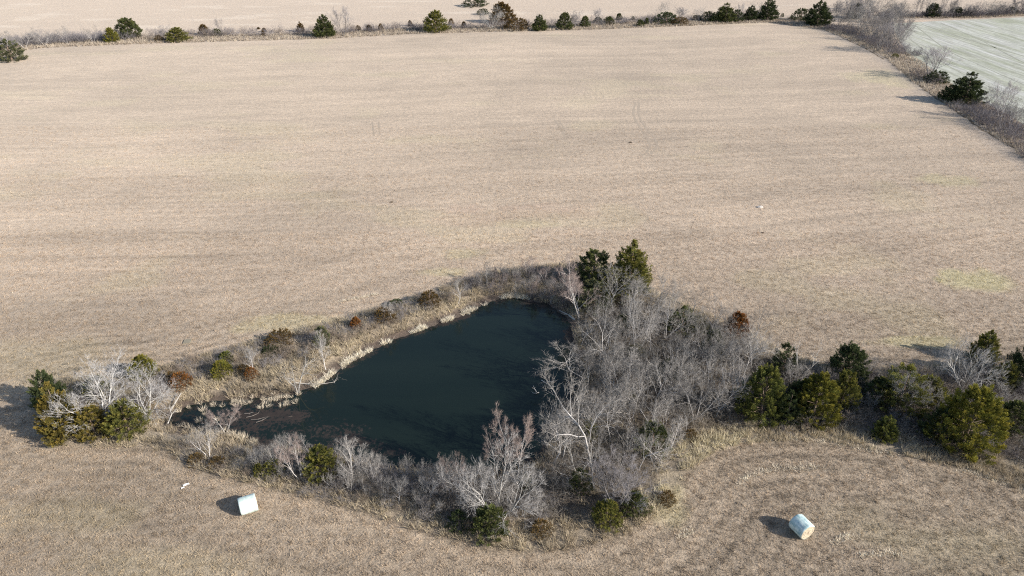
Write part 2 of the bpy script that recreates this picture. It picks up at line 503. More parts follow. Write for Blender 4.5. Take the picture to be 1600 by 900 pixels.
def in_view(P, m=60):
    d = P[:, 1] * CP + CAM_H * SP
    u = 800 + FPX * P[:, 0] / d
    return (u > -m) & (u < 1600 + m)

# mown stubble over the nearer part of the hay field (thins out with the sward further off)
def stubble(y0, y1, dens, h, n):
    half = 1.0 * (y1 * CP + CAM_H * SP) * .80
    N = int(2 * half * (y1 - y0) * dens)
    P = np.stack([rng.uniform(-half, half, N), rng.uniform(y0, y1, N)], -1)
    P = P[in_view(P, 110)]
    P = P[sdist(P[:, 0], P[:, 1], ROUGH) > -.3]
    c = field_rgb(P[:, 0], P[:, 1]) * rng.uniform(.95, 1.5, (len(P), 1))
    return blades(P, n, h * rng.uniform(.5, 1.5, len(P)), .15, .042, c, rng, .7, jit=.25)
st = [stubble(30, 50, 17, .16, 8), stubble(50, 72, 13, .16, 7), stubble(72, 95, 8, .18, 6), stubble(95, 120, 3.4, .22, 5), stubble(120, 150, 1.5, .24, 5)]
v, t, c = join(st)
link('stubble_grass', mesh_np('stubble_grass', v, t, c, M['grass']), kind='stuff', label='short mown straw stubble covering the hay field', category='grass')

# rank unmown grass round the pond and hedge
def fill(poly, dens, seed):
    r = np.random.default_rng(seed)
    a = np.array(poly); lo, hi = a.min(0), a.max(0)
    N = int((hi - lo).prod() * dens)
    P = r.uniform(lo, hi, (N, 2))
    return P[sdist(P[:, 0], P[:, 1], poly) < 0]
P = fill(ROUGH, 9, 5)
P = P[in_view(P, 120)]
sdp = sdist(P[:, 0], P[:, 1], POND); sdt = sdist(P[:, 0], P[:, 1], THICK)
keep = (sdp > .25) & (rng.uniform(0, 1, len(P)) < np.where(sdt < -.5, .40, 1.0)) & (fbm(P[:, 0] * .5, P[:, 1] * .5, 101, 3) > .34)
nb = dline(P[:, 0], P[:, 1], [tuple(gp(u, v, WATER_Z)[:2]) for u, v in [(508, 594), (592, 541), (700, 501), (775, 468)]])
keep &= (nb > .9)
P = P[keep]; sdt = sdt[keep]
tone = fbm(P[:, 0] * .25, P[:, 1] * .25, 103, 3)[:, None]
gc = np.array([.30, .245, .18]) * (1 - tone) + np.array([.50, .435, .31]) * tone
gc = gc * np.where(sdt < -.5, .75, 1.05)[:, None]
ye = gpoly([(1000, 770), (1060, 690), (1150, 670), (1180, 690), (1080, 730), (1030, 810)])
m = sst(1.5, -1.5, sdist(P[:, 0], P[:, 1], ye))[:, None]
gc = gc * (1 - m) + np.array([.55, .495, .35]) * m
gc = gc * rng.uniform(.8, 1.5, (len(P), 1))
hh = np.where(sdt < -.5, .45, .60) * rng.uniform(.6, 1.5, len(P))
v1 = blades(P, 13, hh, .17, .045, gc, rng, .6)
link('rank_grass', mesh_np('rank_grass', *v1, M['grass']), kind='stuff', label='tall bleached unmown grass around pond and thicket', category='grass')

# pale rushes right along the far waterline
ed = [gp(u, v, WATER_Z + .1) for u, v in [(492, 604), (508, 592), (545, 564), (592, 539), (642, 519), (700, 499), (742, 482), (775, 466), (800, 462), (828, 467)]]
PP = []
for a, b in zip(ed[:-1], ed[1:]):
    n = int((b - a).length * 24)
    for k in range(n):
        p = a.lerp(b, random.random())
        if fbm(p.x * .45, p.y * .9, 7, 3) > .43:
            PP.append((p.x + random.gauss(0, .10), p.y + random.gauss(0, .13) - .08))
PP = np.array(PP)
sd_ = sdist(PP[:, 0], PP[:, 1], POND)
v2 = blades(PP, 14, .50 * rng.uniform(.25, 1.5, len(PP)), .16, .05, np.array([.80, .73, .60]) * rng.uniform(.8, 1.15, (len(PP), 1)), rng, .7,
            zf=np.maximum(ground_z(PP[:, 0], PP[:, 1]), WATER_Z))
link('shore_rushes', mesh_np('shore_rushes', *v2, M['grass']), kind='stuff', label='bleached pale rushes edging the open far bank of the pond', category='rushes')

# rank grass along the hedgerows
HP = []
def along(px, n, off0, off1, seed):
    r = random.Random(seed)
    L = [gp(u, v) for u, v in px]
    ln = [(b - a).length for a, b in zip(L[:-1], L[1:])]
    out = []
    for _ in range(n):
        k = r.choices(range(len(ln)), ln)[0]
        p = L[k].lerp(L[k + 1], r.random())
        t = (L[k + 1] - L[k]).normalized(); nrm = Vector((-t.y, t.x, 0))
        p = p + nrm * r.uniform(off0, off1)
        out.append((p.x, p.y))
    return out
HP = np.array(along([(0, 82), (60, 73), (200, 67), (330, 63), (520, 58), (640, 51), (760, 48), (900, 45), (1040, 40), (1200, 33), (1290, 45)], 9000, -3, 9, 1)
              + along(FENCE_PX, 5200, -3.5, 6, 2) + along(TOPH_PX, 2500, -4, 5, 3))
tn = rng.uniform(0, 1, (len(HP), 1))
hc = (np.array([.27, .22, .18]) * (1 - tn) + np.array([.62, .54, .43]) * tn)
v3 = blades(HP, 7, .75 * rng.uniform(.5, 1.4, len(HP)), .35, .14, hc, rng, .5)
link('hedgerow_grass', mesh_np('hedgerow_grass', *v3, M['grass']), kind='stuff', label='rank dead grass along the distant hedgerows', category='grass')

# pale straw swaths left by the mower
for pts, w in [([(1155, 757), (1180, 742), (1215, 733), (1280, 731)], .35), ([(1300, 850), (1320, 842), (1335, 838)], .3), ([(1345, 870), (1375, 866), (1410, 866)], .28),
               ([(1060, 842), (1085, 828)], .3), ([(1190, 688), (1250, 684), (1320, 694), (1400, 712)], .5), ([(1500, 735), (1560, 752), (1600, 765)], .5),
               ([(1010, 450), (1060, 474), (1120, 499), (1180, 526), (1235, 556), (1280, 566)], .55), ([(530, 472), (590, 460)], .25)]:
    sp_ = spline([gp(*p)[:2] for p in pts], 12)
    Q = []
    for a, b in zip(sp_[:-1], sp_[1:]):
        L = math.dist(a, b)
        for _ in range(max(2, int(L * 22))):
            k = random.random()
            Q.append((a[0] + (b[0] - a[0]) * k + random.gauss(0, w * .5), a[1] + (b[1] - a[1]) * k + random.gauss(0, w * .5)))
    Q = np.array(Q)
    vv = blades(Q, 6, .17 * rng.uniform(.8, 1.7, len(Q)), .2, .05, np.array([.74, .66, .53]) * rng.uniform(.8, 1.2, (len(Q), 1)), rng, 1.0)
    link('straw_swath', mesh_np('straw_swath', *vv, M['grass']), kind='stuff', label='thin pale streak of loose straw left on the mown field', category='straw', group='streaks of straw on the field')
print('grass done')

# ------------------------------------------------------------------ tree builders (unit height meshes)
def perp(d):
    a = Vector((0, 0, 1)) if abs(d.z) < .9 else Vector((1, 0, 0))
    x = d.cross(a).normalized()
    return x, d.cross(x).normalized()
class Bare:
    """a leafless tree grown from a few stems; thick wood goes to trunk, twigs to crown"""
    def __init__(s, seed, stems=1, H=6.0, ang=18, up=.06, gnarl=.16, kids=(5, 5, 5), twig=5, r0=.11, first=.25, split=(28, 55), ratio=.58, pale=(1, 1, 1), tip=(1, 1, 1), twl=.45, trunk_lvl=1, minr=.011, light=False):
        s.light = light; s.r = random.Random(seed); s.tr, s.cr = [], []
        s.P = dict(up=up, gnarl=gnarl, kids=kids, twig=twig, split=split, ratio=ratio, twl=twl, first=first, tl=trunk_lvl, minr=minr)
        for k in range(stems):
            az = k * 2 * math.pi / stems + s.r.uniform(-.6, .6)
            t = R(ang * s.r.uniform(.5, 1.3)) if stems > 1 else R(ang * s.r.uniform(.1, .5))
            d = Vector((math.sin(t) * math.cos(az), math.sin(t) * math.sin(az), math.cos(t)))
            p = Vector((math.cos(az), math.sin(az), 0)) * (.10 * (stems > 1))
            s.grow(p, d, H * s.r.uniform(.62, .8), r0 * s.r.uniform(.8, 1.1), 0)
        s.pale, s.tip = pale, tip
    def grow(s, p, d, L, r, lvl):
        P, g = s.P, s.r
        n = (6, 4, 3, 2)[min(lvl, 3)] if not s.light else (3, 2, 2, 2)[min(lvl, 3)]
        maxl = len(P['kids'])
        nodes = []
        for i in range(n):
            d = (d + Vector((g.gauss(0, P['gnarl']), g.gauss(0, P['gnarl']), g.gauss(0, P['gnarl']) + P['up']))).normalized()
            q = p + d * (L / n)
            r2 = max(r * (1 - .62 / n * (1 + .3 * i / n)), P['minr'] * .6)
            (s.tr if lvl <= P['tl'] else s.cr).append((p.copy(), q.copy(), r, r2, lvl))
            nodes.append((q.copy(), d.copy(), r2, (i + 1) / n)); p, r = q, r2
        if lvl < maxl:
            k = P['kids'][lvl]
            for j in range(k):
                f = P['first'] + (1 - P['first']) * (j + g.random()) / k if lvl == 0 else .15 + .85 * (j + g.random()) / k
                q, dd, rr, ff = nodes[min(n - 1, int(f * n))]
                x, y = perp(dd); az = j * 2.4 + g.uniform(-.7, .7); t = R(g.uniform(*P['split'])) * (1 if j < k - 1 else .4)
                nd = (dd * math.cos(t) + (x * math.cos(az) + y * math.sin(az)) * math.sin(t)).normalized()
                s.grow(q, nd, L * P['ratio'] * g.uniform(.75, 1.2) * (1.15 - .45 * ff), max(rr * .62, P['minr']), lvl + 1)
        else:
            for j in range(P['twig']):
                q, dd, rr, ff = nodes[g.randrange(n)]
                x, y = perp(dd); az = g.uniform(0, 6.28); t = R(g.uniform(15, 60))
                nd = (dd * math.cos(t) + (x * math.cos(az) + y * math.sin(az)) * math.sin(t) + Vector((0, 0, .12))).normalized()
                s.cr.append((q, q + nd * P['twl'] * g.uniform(.5, 1.3), P['minr'] * .8, 0, 9))
    def mesh(s, segs, H, sides, name):
        V, T, K = [], [], []
        for a, b, r1, r2, lvl in segs:
            d = b - a
            if d.length < 1e-5: continue
            x, y = perp(d.normalized()); k0 = len(V)
            if s.light:
                w_ = s.r.uniform(0, 3.14); x = x * math.cos(w_) + y * math.sin(w_)
            sd = 2 if s.light else (6 if lvl == 0 else (5 if lvl == 1 else 3))
            sh = s.r.uniform(.82, 1.15)
            f = min(1.0, lvl / 4.0)
            c = [sh * (s.pale[i] * (1 - f) + s.tip[i] * f) for i in range(3)]
            for j in range(sd):
                w = 2 * math.pi * j / sd; o = x * math.cos(w) + y * math.sin(w)
                V.append((a + o * r1)[:]); K.append(c)
            if r2 <= 0:
                V.append(b[:]); K.append(c)
                for j in range(sd if sd > 2 else 1): T.append((k0 + j, k0 + (j + 1) % sd, k0 + sd))
            else:
                for j in range(sd):
                    w = 2 * math.pi * j / sd; o = x * math.cos(w) + y * math.sin(w)
                    V.append((b + o * r2)[:]); K.append(c)
                for j in range(sd if sd > 2 else 1):
                    j2 = (j + 1) % sd
                    T.append((k0 + j, k0 + j2, k0 + sd + j2)); T.append((k0 + j, k0 + sd + j2, k0 + sd + j))
        return mesh_np(name, np.array(V) / H, np.array(T), np.array(K), M['bark'])
    def build(s):
        zs = max(b.z for _, b, *_ in s.cr + s.tr)
        pts = np.array([b[:2] for _, b, *_ in s.cr + s.tr])
        w = np.percentile(np.hypot(pts[:, 0], pts[:, 1]), 95) * 2
        return dict(trunk=s.mesh(s.tr, zs, 6, 'trunk'), crown=s.mesh(s.cr, zs, 3, 'crown') if s.cr else None, w=w / zs)

GREY = (.46, .44, .425); PALE = (.50, .485, .46); TWG = (.25, .236, .222); PINK = (.27, .215, .195)
BARE = {
    'spread': [Bare(s, 1, 6.5, 20, .05, .17, (8, 6, 4), 7, .09, pale=GREY, tip=TWG, minr=.0085).build() for s in (1, 2, 3)],
    'multi': [Bare(s, 3, 6, 26, .05, .15, (6, 5, 4), 7, .065, pale=GREY, tip=TWG, minr=.0085).build() for s in (4, 5, 6)],
    'white': [Bare(s, 4, 6, 40, .06, .14, (7, 6, 4), 6, .085, pale=PALE, tip=(.33, .32, .315), first=.2, minr=.009).build() for s in (7, 8)],
    'slim': [Bare(s, 1, 6, 12, .10, .11, (12, 5, 4), 5, .065, split=(25, 48), ratio=.42, first=.2, pale=GREY, tip=TWG, minr=.0085).build() for s in (9, 10, 11)],
    'pink': [Bare(s, 2, 6, 16, .10, .12, (9, 5, 5), 6, .07, split=(22, 45), ratio=.46, pale=GREY, tip=PINK, minr=.0085).build() for s in (12, 13)],
    'vase': [Bare(s, 4, 7, 24, .05, .09, (7, 5, 5), 6, .08, split=(14, 36), ratio=.55, first=.22, pale=(.22, .205, .20), tip=(.25, .235, .24), minr=.010).build() for s in (14, 15)],
    'dead': [Bare(s, 2, 5, 30, .03, .20, (5, 4, 2), 3, .085, pale=(.52, .50, .47), tip=(.40, .385, .37), ratio=.55, minr=.012).build() for s in (16, 17)],
    'sapling': [Bare(s, 4, 3, 22, .10, .12, (6, 5), 7, .026, pale=GREY, tip=TWG, trunk_lvl=0, twl=.4, minr=.008).build() for s in (18, 19, 20)],
}
def shrub_mesh(seed, col, tip, n=16, H=1.6, light=False):
    b = Bare(seed, n, H, 48, .08, .18, (4,) if light else (4, 3), 6 if light else 4, .018, pale=col, tip=tip, twl=.3, trunk_lvl=9, minr=.013 if light else .007, first=.2, light=light)
    zs = max(q.z for _, q, *_ in b.tr)
    pts = np.array([q[:2] for _, q, *_ in b.tr])
    return dict(mesh=b.mesh(b.tr + b.cr, zs, 3, 'bare_shrub'), w=np.percentile(np.hypot(pts[:, 0], pts[:, 1]), 95) * 2 / zs)
SHRUB = {
    'grey': [shrub_mesh(s, (.25, .235, .235), (.25, .235, .24)) for s in (31, 32, 33)],
    'tan': [shrub_mesh(s, (.25, .20, .165), (.29, .24, .195)) for s in (34, 35)],
    'dark': [shrub_mesh(s, (.14, .125, .125), (.155, .14, .148), 18) for s in (38, 39)],
}

def cedar_mesh(seed, prof=.75, wid=.8, plumes=300, open_=0.0, spires=0):
    """dense evergreen: limbs off a trunk, each limb ending in upswept feathery plumes of small flat sprays"""
    g = np.random.default_rng(seed)
    rad = wid / 2
    def r_of(t):
        return rad * np.power(np.clip(1 - t, 0, 1), prof) * (0.72 + .28 * sst(0, .18, t))
    # plume anchors
    t = 1 - np.sqrt(g.uniform(0, 1, plumes)) if prof > .6 else g.uniform(0, 1, plumes) ** 1.15
    t = np.clip(t * .93, 0, .94)
    az = g.uniform(0, 2 * np.pi, plumes)
    lump = .84 + .32 * vnoise(az * 1.9 + seed, t * 7, seed) 
    fr = np.where(g.uniform(0, 1, plumes) < .7, g.uniform(.66, .98, plumes), g.uniform(.2, .66, plumes)) * lump
    rr = r_of(t) * fr
    A = np.stack([rr * np.cos(az), rr * np.sin(az), t * .93 + .01], -1)
    D = np.stack([np.cos(az) * .85, np.sin(az) * .85, .95 + .6 * t + g.normal(0, .15, plumes)], -1)
    D += g.normal(0, .16, D.shape)
    D /= np.linalg.norm(D, axis=1)[:, None]
    L = (.10 + .09 * g.uniform(0, 1, plumes)) * (1 - .35 * t)
    if spires:
        k = spires
        az2 = g.uniform(0, 6.28, k); q = g.uniform(.1, .5, k)
        A = np.concatenate([A, np.stack([rad * q * np.cos(az2), rad * q * np.sin(az2), .92 - q * .45], -1)])
        D = np.concatenate([D, np.stack([np.cos(az2) * .2, np.sin(az2) * .2, np.ones(k)], -1)]); L = np.concatenate([L, g.uniform(.1, .15, k)])
    # leader
    A = np.concatenate([A, [[0, 0, .88]] * 3]); D = np.concatenate([D, [[.05, 0, 1], [-.05, .06, 1], [0, -.08, 1]]]); L = np.concatenate([L, [.12, .11, .1]])
    D /= np.linalg.norm(D, axis=1)[:, None]
    n = len(A); S = 128
    ref = np.where(np.abs(D[:, 2:3]) < .9, [[0, 0, 1.]], [[1., 0, 0]])
    X = np.cross(D, ref); X /= np.linalg.norm(X, axis=1)[:, None]; Y = np.cross(D, X)
    s = g.uniform(0, 1, (n, S)); a = g.uniform(0, 2 * np.pi, (n, S)); 
    sp = (1 - s) * .40 + .03
    rad_d = X[:, None] * np.cos(a)[..., None] + Y[:, None] * np.sin(a)[..., None]
    base = A[:, None] + D[:, None] * (s * L[:, None] - .02)[..., None] + rad_d * (sp * L[:, None] * g.uniform(.1, .9, (n, S)))[..., None]
    dirv = D[:, None] * 1.0 + rad_d * .55 + g.normal(0, .25, (n, S, 3)) + np.array([0, 0, .15])
    dirv /= np.linalg.norm(dirv, axis=2)[..., None]
    ln = g.uniform(.018, .040, (n, S)) * (1.1 - .3 * s)
    sd = np.cross(dirv, g.normal(0, 1, (n, S, 3))); sd /= np.linalg.norm(sd, axis=2)[..., None]
    w = ln * g.uniform(.11, .19, (n, S))
    mid = base + dirv * (ln * .45)[..., None]
    Vv = np.stack([base, mid + sd * w[..., None], base + dirv * ln[..., None], mid - sd * w[..., None]], 2).reshape(-1, 3)
    Vv[:, 2] = np.maximum(Vv[:, 2], .004)
    Q = np.arange(len(Vv)).reshape(-1, 4)
    T = np.concatenate([Q[:, [0, 1, 2]], Q[:, [0, 2, 3]]])
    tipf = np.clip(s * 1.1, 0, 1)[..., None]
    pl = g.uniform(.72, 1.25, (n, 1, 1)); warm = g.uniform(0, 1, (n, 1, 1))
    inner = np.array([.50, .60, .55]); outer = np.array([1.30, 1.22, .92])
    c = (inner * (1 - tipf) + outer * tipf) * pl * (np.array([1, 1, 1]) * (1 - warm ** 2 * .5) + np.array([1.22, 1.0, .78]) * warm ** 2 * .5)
    c = c * g.uniform(.8, 1.2, (n, S, 1))
    c = np.broadcast_to(c[:, :, None, :], (n, S, 4, 3)).reshape(-1, 3)
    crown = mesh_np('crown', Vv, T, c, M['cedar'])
    # trunk with limbs reaching into the plumes
    b = Bare(seed, 1, 1, 2, .02, .03, (), 0, .028, minr=.002)
    b.tr = []; b.cr = []
    for i in range(8):
        b.tr.append((Vector((0, 0, i * .115)), Vector((0, 0, i * .115 + .115)), .026 * (1 - i * .11), .026 * (1 - (i + 1) * .11), 0))
    for i in range(0, len(A) - 3, 5):
        e = Vector(A[i]); st_ = Vector((0, 0, max(.03, e.z - .5 * e.xy.length)))
        b.tr.append((st_, e, .007, .003, 2))
    b.pale, b.tip = (.20, .15, .12), (.16, .12, .10)
    return dict(trunk=b.mesh(b.tr, 1, 6, 'trunk'), crown=crown, w=wid)
CEDAR = {
    'cone': [cedar_mesh(51, .80, .62, 230), cedar_mesh(52, .72, .70, 240, spires=4)],
    'round': [cedar_mesh(53, .56, .92, 290, spires=8), cedar_mesh(54, .60, .98, 300, spires=10), cedar_mesh(55, .54, .88, 280, spires=6)],
    'low': [cedar_mesh(56, .42, 1.3, 220, spires=8), cedar_mesh(57, .47, 1.2, 210, spires=6)],
    'sparse': [cedar_mesh(58, .55, .80, 140, spires=5), cedar_mesh(59, .62, .75, 130, spires=4)],
}
# foliage colours of the single trees (albedo)
TONE = {'gold': (.150, .148, .036), 'olive': (.132, .136, .044), 'green': (.078, .094, .042), 'bright': (.122, .138, .048), 'bronze': (.150, .128, .040), 'dark': (.050, .068, .036),
        'rust': (.190, .088, .032), 'brown': (.125, .086, .042), 'grey': (.105, .115, .075)}
rt = random.Random(77)
FORM = {'spread': 'broad crowned grey leafless tree', 'multi': 'many stemmed grey leafless tree', 'slim': 'slim upright leafless tree', 'white': 'pale low forked leafless tree',
        'pink': 'red tipped leafless tree', 'vase': 'fan shaped leafless tree', 'dead': 'dead white leafless tree', 'sapling': 'thin bushy leafless sapling',
        'grey': 'low grey leafless shrub', 'tan': 'low tan leafless shrub', 'dark': 'low dark leafless shrub'}
BULK, ALL = [], []
def root(name, loc, label, cat, group=None):
    e = bpy.data.objects.new(name, None); C.objects.link(e); e.empty_display_size = .3
    e.location = loc; e['label'] = label; e['category'] = cat
    if group: e['group'] = group
    return e
def put(e, variant, sx, sz, color, tilt=None, rz=None, bark=(1, 1, 1)):
    e.scale = (sx, sx, sz)
    rz = rt.uniform(0, 6.28) if rz is None else rz
    if tilt:
        e.rotation_euler = (Matrix.Rotation(tilt[0], 4, Vector((math.cos(tilt[1]), math.sin(tilt[1]), 0))) @ Matrix.Rotation(rz, 4, 'Z')).to_euler()
    else:
        e.rotation_euler = (0, 0, rz)
    for part in ('trunk', 'crown'):
        if variant.get(part):
            o = link(part, variant[part], e)
            o.color = (*(color if part == 'crown' else bark), 1)
def cedar(u, v, w, vt, kind, tone, label, group=None, name='cedar_tree'):
    p = gp(u, v); W = px2m(p, w)
    p = Vector((p.x * (1 + .35 * W / p.y), p.y + .35 * W, 0))
    H = max(.6, top_h(p, vt))
    z = gz(p.x, p.y)
    var = rt.choice(CEDAR[kind])
    kk = rt.uniform(1.15, 1.35)
    k = [c * kk for c in TONE[tone]]
    e = root(name, (p.x, p.y, z - .03), label, 'cedar' if name == 'cedar_tree' else 'bush', group)
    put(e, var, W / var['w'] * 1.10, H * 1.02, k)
    return e
def bare(u, v, w, vt, kind, label, group=None, tint=1.0, tilt=None, var=None, at=None, size=None, rz=None):
    if at is not None:
        p = Vector((at[0], at[1], 0)); W, H = size
    else:
        p = gp(u, v); W = px2m(p, w); H = max(1.0, top_h(p, vt))
    vr = rt.choice(BARE[kind]) if var is None else BARE[kind][var]
    s = W / vr['w']; s = min(max(s, H * .62), H * 1.55)
    t = tint if isinstance(tint, tuple) else (tint,) * 3
    e = root('bare_tree', (p.x, p.y, gz(p.x, p.y) - .04), label, 'tree', group)
    put(e, vr, s, H, t, tilt, rz, t)
    if group: BULK.append((e, kind))
    ALL.append((e, kind))
    return e
def shrub(x, y, W, H, kind, label, group=None, tint=1.0):
    vr = rt.choice(SHRUB[kind])
    o = link('bare_shrub', vr['mesh'], None, label=label, category='shrub', group=group)
    o.location = (x, y, gz(x, y) - .03); o.rotation_euler = (0, 0, rt.uniform(0, 6.28))
    s = W / vr['w']; o.scale = (s, s, H); o.color = (tint, tint, tint, 1)
    BULK.append((o, kind)); ALL.append((o, kind))
    return o
def poisson(px, md, n, seed, avoid=(), z=0.0):
    r = random.Random(seed)
    poly = gpoly(px, z); a = np.array(poly); lo, hi = a.min(0), a.max(0)
    pts, tries = [], 0
    av = list(avoid)
    while len(pts) < n and tries < n * 60:
        tries += 1
        x, y = r.uniform(lo[0], hi[0]), r.uniform(lo[1], hi[1])
        if sdist(np.array([x]), np.array([y]), poly)[0] > 0: continue
        if sdist(np.array([x]), np.array([y]), POND)[0] < .3: continue
        if any((x - q[0]) ** 2 + (y - q[1]) ** 2 < md * md for q in pts): continue
        if any((x - q[0]) ** 2 + (y - q[1]) ** 2 < q[2] ** 2 for q in av): continue
        pts.append((x, y))
    return pts

# ------------------------------------------------------------------ cedars round the pond
for a in [
    (88, 648, 52, 578, 'cone', 'dark', 'dark green cedar at the tip of the clump by the pond tail'),
    (112, 695, 62, 598, 'cone', 'bronze', 'tall rusty gold cedar at the outer end of the clump beside the pond tail'),
    (155, 692, 62, 636, 'round', 'bronze', 'bushy gold green cedar between tall gold cedar and rounded cedar in front of white tree'),
    (208, 690, 68, 628, 'round', 'olive', 'rounded olive cedar beside the pond tail, in front of pale bare trees'),
    (158, 628, 46, 588, 'sparse', 'olive', 'small olive cedar half hidden behind the white bare tree'),
    (230, 600, 48, 556, 'round', 'gold', 'golden round cedar on the field side of the pond tail'),
    (350, 594, 36, 563, 'round', 'gold', 'brown gold cedar on the open bank above the pond tail'),
    (356, 570, 26, 549, 'round', 'bright', 'small fresh green cedar just behind the brown gold one'),
    (383, 588, 24, 570, 'low', 'brown', 'low brown cedar beside the brown gold cedar on the bank'),
    (440, 546, 48, 517, 'low', 'brown', 'wide dark brown cedar bush at field edge behind the dead white tree'),
    (424, 560, 30, 540, 'low', 'dark', 'low dark cedar in the brush below the wide brown cedar bush'),
    (506, 546, 30, 508, 'sparse', 'grey', 'thin grey green cedar behind slender white tree on the open bank'),
    (557, 515, 20, 494, 'round', 'rust', 'small round rust coloured cedar alone on the open bank'),
    (602, 508, 38, 481, 'low', 'brown', 'dark brown cedar bush on the open bank'),
    (672, 484, 38, 455, 'low', 'brown', 'brown olive cedar bush on the open bank toward the brushy corner'),
    (620, 484, 30, 468, 'low', 'dark', 'low dark cedar between two brown cedar bushes on the bank'),
    (982, 464, 64, 374, 'cone', 'olive', 'tall pointed cedar with sunlit olive side at the pond corner'),
    (926, 456, 74, 390, 'sparse', 'green', 'dark open cedar at the pond corner beside the tall pointed cedar'),
    (952, 474, 80, 418, 'round', 'olive', 'wide olive cedar at foot of the tall pointed cedar'),
    (926, 494, 60, 436, 'sparse', 'grey', 'pale grey green cedar over the pond corner'),
    (1062, 528, 48, 477, 'sparse', 'green', 'dark green cedar on the field side of the thicket'),
    (1090, 522, 34, 492, 'sparse', 'olive', 'small olive cedar beside dark green cedar at the thicket edge'),
    (970, 520, 28, 490, 'sparse', 'dark', 'slim dark cedar showing between bare trees near the pond corner'),
    (1148, 530, 42, 487, 'round', 'rust', 'orange brown cedar rising at the field edge of the thicket'),
    (992, 562, 34, 538, 'round', 'olive', 'small olive cedar deep among pale bare trees'),
    (985, 634, 22, 612, 'sparse', 'gold', 'tiny yellow green cedar among grey branches'),
    (1016, 716, 62, 660, 'sparse', 'green', 'loose green cedar at the bleached grass edge of the thicket'),
    (1220, 590, 44, 536, 'sparse', 'dark', 'dark cedar behind the thin white snag'),
    (1182, 670, 86, 572, 'round', 'bright', 'large bright green cedar where the thicket meets the cedar row'),
    (1263, 672, 84, 584, 'round', 'gold', 'bronze tinted cedar next in row to the large bright green cedar'),
    (1240, 655, 60, 595, 'cone', 'dark', 'shaded dark cedar between the bright green and the bronze cedars'),
    (1316, 605, 66, 537, 'round', 'dark', 'dark blue green cedar on the field side of the cedar row'),
    (1308, 648, 52, 580, 'round', 'olive', 'olive cedar behind the bronze tinted cedar'),
    (1395, 655, 84, 572, 'sparse', 'olive', 'dull olive cedar with bare branches poking through it'),
    (1365, 640, 56, 590, 'sparse', 'dark', 'shaded dark cedar beside the dull olive cedar'),
    (1376, 694, 38, 648, 'cone', 'bright', 'small vivid green cedar at the mown edge'),
    (1490, 722, 114, 606, 'round', 'gold', 'largest golden green cedar standing at the mown edge'),
    (1570, 686, 62, 628, 'round', 'green', 'medium green cedar beside the largest golden one'),
    (1588, 615, 64, 532, 'round', 'dark', 'tall dark cedar on the field side behind the medium green cedar'),
    (1528, 572, 42, 515, 'cone', 'olive', 'olive cedar behind the white dome shaped bare tree'),
    (1556, 615, 42, 563, 'sparse', 'olive', 'thin olive cedar between white bare tree and tall dark cedar'),
    (506, 758, 62, 700, 'round', 'olive', 'rounded dark olive cedar among saplings between pond and bale field'),
    (432, 750, 44, 722, 'low', 'olive', 'low wide green cedar beside the rounded dark olive cedar'),
    (408, 748, 22, 724, 'round', 'olive', 'little green cedar near the pale pink topped sapling'),
    (766, 850, 62, 793, 'round', 'green', 'rounded green cedar below the broad white bare tree at the grass edge'),
    (718, 835, 40, 800, 'sparse', 'dark', 'small dark cedar in shade beside rounded green cedar'),
    (946, 830, 50, 783, 'round', 'olive', 'olive cedar with rusty top at the thicket nose'),
    (988, 812, 48, 772, 'round', 'green', 'green cedar next to the rusty topped one at the thicket nose'),
    (906, 775, 40, 733, 'sparse', 'green', 'ragged green cedar in the brush under the dead forked tree'),
    (822, 775, 30, 742, 'sparse', 'dark', 'small dark cedar in the brush beside the broad white tree'),
    (845, 842, 40, 815, 'low', 'brown', 'low rusty brown cedar at the bleached grass edge'),
    (1040, 600, 36, 560, 'sparse', 'dark', 'dark cedar buried among grey trees in the thicket heart'),
    (1110, 560, 40, 515, 'sparse', 'dark', 'shaded cedar under grey trees near the orange brown cedar'),
    (920, 690, 30, 655, 'sparse', 'olive', 'olive cedar half hidden by the big pale tree near shore'),
    (1440, 640, 62, 590, 'round', 'olive', 'olive cedar between the dull olive and the largest golden cedar'),
    (1455, 700, 60, 640, 'sparse', 'dark', 'shaded dark cedar tucked against the largest golden cedar'),
    (1225, 668, 40, 610, 'sparse', 'dark', 'narrow shaded cedar wedged behind the bright green cedar'),
    (310, 730, 30, 710, 'low', 'brown', 'low bronze cedar under the white spreading tree by the pond tail'),
]:
    cedar(*a)

